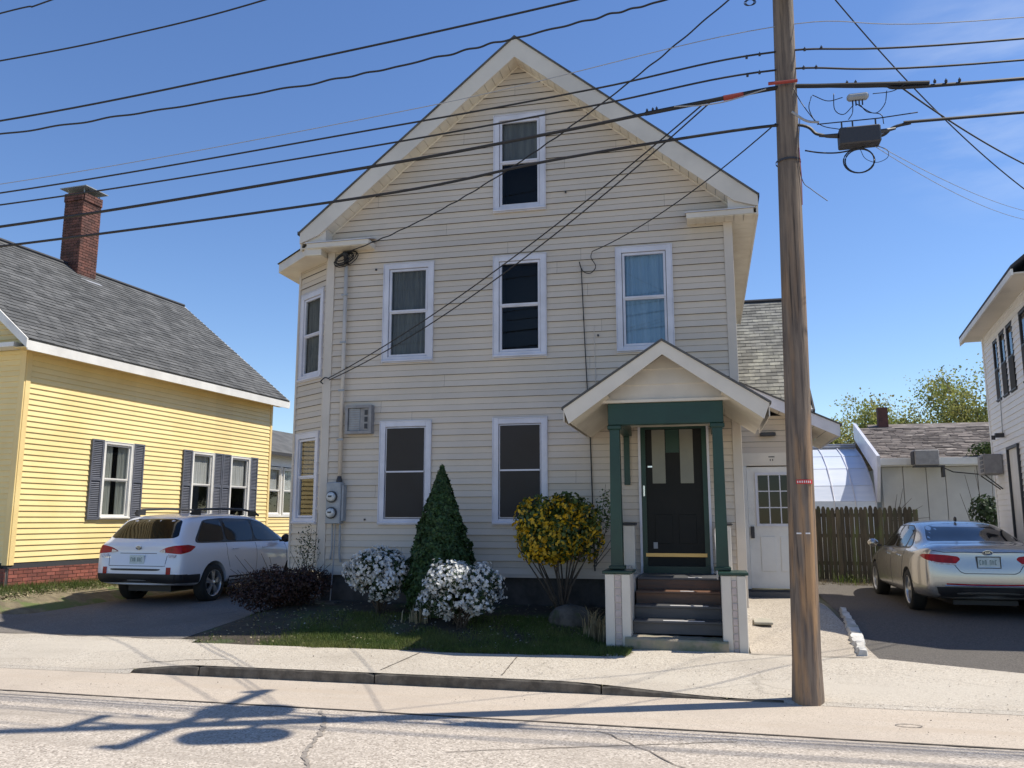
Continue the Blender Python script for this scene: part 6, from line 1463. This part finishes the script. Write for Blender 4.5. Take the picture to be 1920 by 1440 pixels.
def azalea(c, r, lab, seed, n_fl):
    t = thing('azalea_bush', lab, 'shrub', (c[0], c[1], G(c[0], c[1])), group=None)
    sl_ = sublobes(c, r, 9, seed); p, d = lobes(6500, sl_, 0.3, 0.3, seed); leafobj('foliage', leaves(p, d, nr.uniform(0.02, 0.04, len(p)), 1.7, 0.6), 'leaf_dark', t)
    p, d = lobes(n_fl*2, [(a_, tuple(q*1.06 for q in b_)) for a_, b_ in sl_], 0.86, 0.3, seed)
    inn = np.linalg.norm((p-np.array(c))/(np.array(r)*0.62), axis=1) > 1; p, d = p[inn], d[inn]
    keep = (p[:, 2] > G(c[0], c[1])+0.04) & (nr.uniform(0, 1, len(p)) < 0.55+0.45*np.sin(p[:, 0]*19+p[:, 2]*23)**2); p = p[keep]; d = d[keep]
    V = []
    for q0, d0 in zip(p, d):
      for fl in range(rnd.choice((2, 3, 4, 5))):
        q = q0+nr.normal(0, 0.022, 3); dd = d0+nr.normal(0, 0.5, 3); dd /= np.linalg.norm(dd); t_ = np.cross(dd, nr.normal(0, 1, 3)); t_ /= np.linalg.norm(t_); b = np.cross(dd, t_); s = rnd.uniform(0.018, 0.030)
        for k in range(5):
            a0 = 2*math.pi*k/5; u_ = t_*math.cos(a0)+b*math.sin(a0); w_ = -t_*math.sin(a0)+b*math.cos(a0)
            V += [q, q+u_*s*0.6+w_*s*0.38+dd*s*0.35, q+u_*s*1.05+dd*s*0.30, q+u_*s*0.6-w_*s*0.38+dd*s*0.35]
    leafobj('blossom', np.array(V), 'petal', t)
    twigs((c[0], c[1], G(c[0], c[1])), [(c[0]+rnd.uniform(-.6, .6)*r[0], c[1]+rnd.uniform(-.6, .6)*r[1], c[2]+rnd.uniform(-.3, .6)*r[2]) for _ in range(16)]).build('branches', 'twig', t)
azalea((-4.66, 11.55, 0.86), (0.45, 0.40, 0.44), 'white flowering azalea, the left one, in front of the left window', 3, 620)
azalea((-3.26, 10.98, 0.70), (0.56, 0.48, 0.44), 'white flowering azalea, the right and nearer one, at the foot of the conical spruce', 5, 800)
# forsythia-like yellow shrub
yb = thing('yellow_shrub', 'rounded shrub with golden and green leaves on bare stems left of the porch', 'shrub', (-2.02, 11.7, 0.3))
cc = (-2.10, 11.75, 1.50)
ysl = sublobes(cc, (0.66, 0.5, 0.62), 11, 21); p, d = lobes(8500, ysl, 0.3, 0.3, 9); k_ = p[:, 2] > 0.90+0.1*np.sin(p[:, 0]*9); p, d = p[k_], d[k_]; leafobj('green_leaves', leaves(p, d, nr.uniform(0.03, 0.055, len(p)), 1.7, 0.7), 'leaf_green', yb)
p, d = lobes(7500, [((a_[0]-0.02, a_[1]-0.03, a_[2]-0.03), b_) for a_, b_ in ysl], 0.6, 0.3, 9); k_ = p[:, 2] > 0.97+0.1*np.sin(p[:, 0]*9); p, d = p[k_], d[k_]
k_ = (nr.uniform(0, 1, len(p)) < 0.30+0.6*(np.sin(p[:, 0]*13)*np.sin(p[:, 2]*15+1) > -0.1)) & (p[:, 2] < 1.98-0.25*(p[:, 0]+2.1)); p, d = p[k_], d[k_]
leafobj('yellow_leaves', leaves(p, d, nr.uniform(0.03, 0.052, len(p)), 1.7, 0.6), 'leaf_yellow', yb)
tips = [(cc[0]+0.5*math.cos(k), cc[1]+0.35*math.sin(k*1.7), 1.15+0.5*rnd.random()) for k in range(16)]
twigs((-2.0, 11.7, 0.30), tips, 0.017, 0.006).build('stems', 'twig', yb)
twigs((-1.6, 11.9, 1.0), [(-1.35, 12.1, 1.9), (-1.28, 12.0, 1.5), (-1.30, 12.2, 1.35), (-1.45, 12.2, 2.15)], 0.007, 0.003).build('stray_twigs', 'twig', yb)
p, d = blobpts(260, (-1.42, 12.05, 1.75), (0.20, 0.15, 0.35), 0.2, 0.2, 4); leafobj('stray_leaves', leaves(p, d, nr.uniform(0.02, 0.035, len(p))), 'leaf_green', yb)
# burgundy barberry
bb = thing('barberry_bush', 'dark burgundy barberry bush beside the wagon at the left corner of the cream house', 'shrub', (-6.35, 12.0, 0.2))
p, d = lobes(13000, sublobes((-6.42, 11.95, 0.60), (0.82, 0.60, 0.52), 9, 33), 0.2, 0.35, 6); leafobj('foliage', leaves(p, d, nr.uniform(0.015, 0.034, len(p)), 1.6, 0.8), 'leaf_burgundy', bb)
twigs((-6.4, 12.0, 0.2), [(-6.42+0.75*math.cos(k*0.8)*rnd.uniform(.5, 1.1), 11.95+0.5*math.sin(k), 0.65+0.5*rnd.random()) for k in range(38)], 0.010, 0.003).build('branches', 'twig', bb)
# climbing twigs at the corner
cl = thing('climbing_twigs', 'bare twigs reaching up beside the meter corner of the cream house', 'plant', (-6.1, 12.35, 0.3))
twigs((-6.15, 12.3, 0.4), [(-6.3, 12.3, 1.25), (-6.15, 12.35, 1.5), (-6.45, 12.25, 1.15), (-6.0, 12.35, 1.1), (-6.05, 12.35, 1.75), (-6.25, 12.3, 1.05)], 0.008, 0.003).build('stems', 'twig', cl)
p, d = blobpts(420, (-6.18, 12.3, 1.2), (0.22, 0.12, 0.4), 0.1, 0.2, 4); leafobj('foliage', leaves(p, d, nr.uniform(0.012, 0.026, len(p))), 'leaf_dark', cl)
# rock and dry daylilies
rk = MB().ellipsoid((-1.84, 11.3, 0.33), 0.30, 0.2, 0.20, 22, 14, 0.05).build('boulder', 'rock', smooth=True); tag(rk, 'grey boulder lying on the lawn under the yellow shrub', 'rock')
def tuft(x, y, n, h, m, name, lab, spread=0.16, cat='plant'):
    t = thing(name, lab, cat, (x, y, G(x, y))); V = []
    for k in range(n):
        bx_, by_ = x+nr.normal(0, spread*0.5), y+nr.normal(0, spread*0.4); g_ = G(bx_, by_); a = nr.uniform(0, 6.28); l_ = h*nr.uniform(0.5, 1.1); w_ = 0.008; le = nr.uniform(0.1, 0.6)
        dx, dy = math.cos(a), math.sin(a); px1, py1 = bx_+dx*le*l_*0.35, by_+dy*le*l_*0.35; px2, py2 = bx_+dx*le*l_, by_+dy*le*l_
        V += [(bx_-dy*w_, by_+dx*w_, g_), (bx_+dy*w_, by_-dx*w_, g_), (px1+dy*w_, py1-dx*w_, g_+l_*0.65), (px1-dy*w_, py1+dx*w_, g_+l_*0.65)]
        V += [(px1-dy*w_, py1+dx*w_, g_+l_*0.65), (px1+dy*w_, py1-dx*w_, g_+l_*0.65), (px2+dy*.001, py2-dx*.001, g_+l_*0.85), (px2-dy*.001, py2+dx*.001, g_+l_*0.85)]
    leafobj('blades', np.array(V), m, t, 4, 'stuff'); return t
tuft(-1.42, 10.85, 90, 0.42, 'dry_leaf', 'dry_daylily', 'tuft of dry pale stalks beside the left porch pedestal')
tuft(-3.95, 11.2, 50, 0.25, 'dry_leaf', 'dry_daylily', 'small dry tuft between the two azaleas')
tuft(2.85, 19.3, 60, 0.22, 'grass', 'grass_tuft', 'bright green tuft at the foot of the picket fence', 0.4)
# creeper on the garage wall and shrub near the white house
cw = thing('wall_creeper', 'thin leafless creeper on the garage wall above the sedan', 'plant', (5.0, 23.8, 0.4))
twigs((4.7, 23.85, 1.6), [(5.2, 23.9, 2.2), (5.45, 23.9, 2.0), (5.0, 23.9, 2.45), (4.85, 23.9, 2.3), (5.6, 23.9, 1.7)], 0.012, 0.004).build('stems', 'twig', cw)
rs_ = thing('corner_shrub', 'dark leafy shrub behind the rear corner of the white house', 'shrub', (5.9, 19.6, 0.4))
p, d = blobpts(900, (5.75, 19.8, 1.75), (0.32, 0.3, 0.55), 0.2, 0.3, 8); leafobj('foliage', leaves(p, d, nr.uniform(0.03, 0.07, len(p))), 'leaf_dark', rs_)
twigs((5.8, 19.8, 0.4), [(5.4, 19.8, 2.6), (5.6, 19.8, 2.7), (5.9, 19.7, 2.8), (5.3, 19.9, 2.2)], 0.012, 0.004).build('stems', 'twig', rs_)
vn = thing('roof_vine', 'yellow-green vine creeping over the garage eave beside the white house', 'plant', (7.3, 23.7, 3.0))
p, d = blobpts(700, (7.15, 23.8, 3.42), (0.55, 0.2, 0.22), 0.1, 0.4, 12); leafobj('foliage', leaves(p, d, nr.uniform(0.03, 0.07, len(p))), 'leaf_green', vn)
# lawn grass, in patches, and the bank's
def grass_patch(name, lab, x0, x1, y0, y1, n, dens, hmax, dark=False):
    x = nr.uniform(x0, x1, n); y = nr.uniform(y0, y1, n); q = dens(x, y); k = nr.uniform(0, 1, n) < q; x, y = x[k], y[k]; n = len(x)
    g_ = gz(x, y); a = nr.uniform(0, 6.28, n); h = hmax*nr.uniform(0.4, 1.0, n); w_ = nr.uniform(0.0025, 0.005, n); le = nr.uniform(-0.6, 0.6, (n, 2))*h[:, None]
    V = np.stack([np.stack([x-w_*np.cos(a), y-w_*np.sin(a), g_], 1), np.stack([x+w_*np.cos(a), y+w_*np.sin(a), g_], 1), np.stack([x+le[:, 0], y+le[:, 1], g_+h], 1)], 1).reshape(-1, 3)
    o = leafobj(name, V, 'grass', None, 3, 'stuff'); o['label'] = lab; o['category'] = 'grass'; return o
def fbm(x, y, s=1.0): return 0.5+0.22*(np.sin(x*2.1*s+1.3*np.sin(y*1.7*s))+np.sin(y*3.3*s+1.1*np.sin(x*2.9*s+2))+0.6*np.sin(x*7.7*s+y*5.1*s))
grass_patch('lawn_grass', 'patchy short grass of the front lawn beside the pavement', -6.6, -0.95, 9.62, 11.6, 150000, lambda x, y: np.clip(1.6*(fbm(x, y)-0.18), 0, 1)*np.clip(1.5-0.55*(y-9.6), 0.08, 1)*np.clip((x+5.7)*1.1, 0.04, 1)*np.clip((y-9.66-0.1*ss(-3, -1.4, x)-0.06*np.sin(x*7)*np.sin(x*2.3))*12, 0, 1), 0.065)
grass_patch('bank_grass', 'taller bright grass along the brick foundation of the yellow house', -13.6, -11.0, 11.9, 19.5, 90000, lambda x, y: np.clip(1.2-(x+11.85-0.075*(y-12.4))*2.6-np.maximum(0, 12.3-y)*0.6, 0, 1)*np.clip(0.4+fbm(x, y, 1.5), 0, 1), 0.15)
o = grass_patch('fence_grass', 'dry grass strip at the foot of the picket fence', 2.0, 4.2, 18.9, 20.2, 9000, lambda x, y: np.clip(fbm(x, y, 2), 0, 1), 0.05)
o.data.materials[0] = MATS['dry_leaf']
# fallen petals, dry leaf litter
def litter(name, lab, m, x0, x1, y0, y1, n, s, dens=None):
    x = nr.uniform(x0, x1, n); y = nr.uniform(y0, y1, n)
    if dens: k = nr.uniform(0, 1, n) < dens(x, y); x, y = x[k], y[k]; n = len(x)
    c = np.stack([x, y, gz(x, y)+0.02], 1); v = leaves(c, np.tile([0, 0, 1.0], (n, 1)), nr.uniform(s*0.5, s, n), 1.3, 0.3)
    o = leafobj(name, v, m, None, 4, 'stuff'); o['label'] = lab; o['category'] = 'litter'
litter('fallen_petals', 'white petals scattered on the lawn', 'petal', -5.6, -1.6, 10.0, 11.6, 55, 0.028)
litter('leaf_litter', 'dry leaves and twigs on the bank beside the left driveway', 'dry_leaf', -12.0, -10.9, 11.9, 16.0, 2600, 0.06, lambda x, y: np.clip(1.1-np.abs(x+11.35)*1.6, 0, 1))
litter('lawn_litter', 'dead leaves and straw in the front lawn', 'dry_leaf', -6.6, -0.9, 9.7, 11.4, 600, 0.035)
litter('bed_litter', 'dark leaf litter in the planting bed', 'dry_leaf', -6.4, -1.0, 10.6, 12.4, 500, 0.035)
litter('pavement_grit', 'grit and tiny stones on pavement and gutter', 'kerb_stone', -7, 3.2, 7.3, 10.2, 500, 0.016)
# trees beyond the garage
def tree(x, y, h, r, lab, seed, nl, m='spring_leaf', size=(0.05, 0.115), zc=0.62, grp='trees beyond the garage'):
    rr = random.Random(seed); t = thing('spring_tree', lab, 'tree', (x, y, 0.3), group=grp); mb = MB()
    trunk_top = 0.3+h*0.38; mb.tube([(x, y, 0.2), (x+0.1, y, trunk_top*0.6), (x, y, trunk_top)], 0.16*h/7, 8, r1=0.10*h/7); mb.build('trunk', 'bark', t)
    lb = MB(); tips = []
    for k in range(26):
        a = rr.uniform(0, 6.28); el = rr.uniform(0.35, 1.35); l_ = h*rr.uniform(0.28, 0.55); s0 = Vector((x, y, trunk_top*rr.uniform(0.6, 1)))
        e = s0+Vector((math.cos(a)*math.cos(el)*l_*r, math.sin(a)*math.cos(el)*l_*r, math.sin(el)*l_)); mid = s0.lerp(e, 0.5)+Vector((0, 0, 0.1*l_)); lb.tube([s0, mid, e], 0.05, 5, r1=0.012); 
        for j in range(7):
            f = rr.uniform(0.35, 1); q0 = s0.lerp(e, f); q1 = q0+Vector((rr.uniform(-1, 1), rr.uniform(-1, 1), rr.uniform(0.0, 1.1)))*h*0.10; lb.tube([q0, q1], 0.014, 4, r1=0.006); tips.append((q0+q1)/2); tips.append(q1)
    lb.build('limbs', 'bark', t)
    T_ = np.array([tuple(q) for q in tips]); idx = nr.randint(0, len(T_), nl); c = T_[idx]+nr.normal(0, h*0.034, (nl, 3))
    leafobj('crown', leaves(c, nr.normal(0, 1, (nl, 3)), nr.uniform(size[0], size[1], nl), 1.4, 1.0), m, t)
tree(6.9, 40.5, 7.4, 1.05, 'budding yellow-green tree behind the garage ridge, left of the small chimney', 1, 26400)
tree(8.4, 43, 8.0, 0.95, 'twiggy budding tree right of the small chimney', 2, 13200)
tree(11.7, 40, 9.6, 0.9, 'taller leafy spring tree beside the white house wall', 3, 30800)
tree(4.9, 41, 7.6, 0.95, 'pale budding tree just right of the utility pole, farthest back', 4, 17600)
tree(9.6, 43, 7.0, 1.0, 'low thin budding tree in the gap above the garage roof', 5, 8800)
tree(-14.2, 33, 6.4, 1.0, 'small green tree glimpsed between the yellow and cream houses', 6, 7000, 'leaf_green')
# little things
tl = MB().box(0.55, 0.80, 12.25, 12.75, 0.225, 0.26, 0.006).build('paving_slab', 'concrete'); tag(tl, 'loose flat paving slab on the walk by the porch', 'slab')
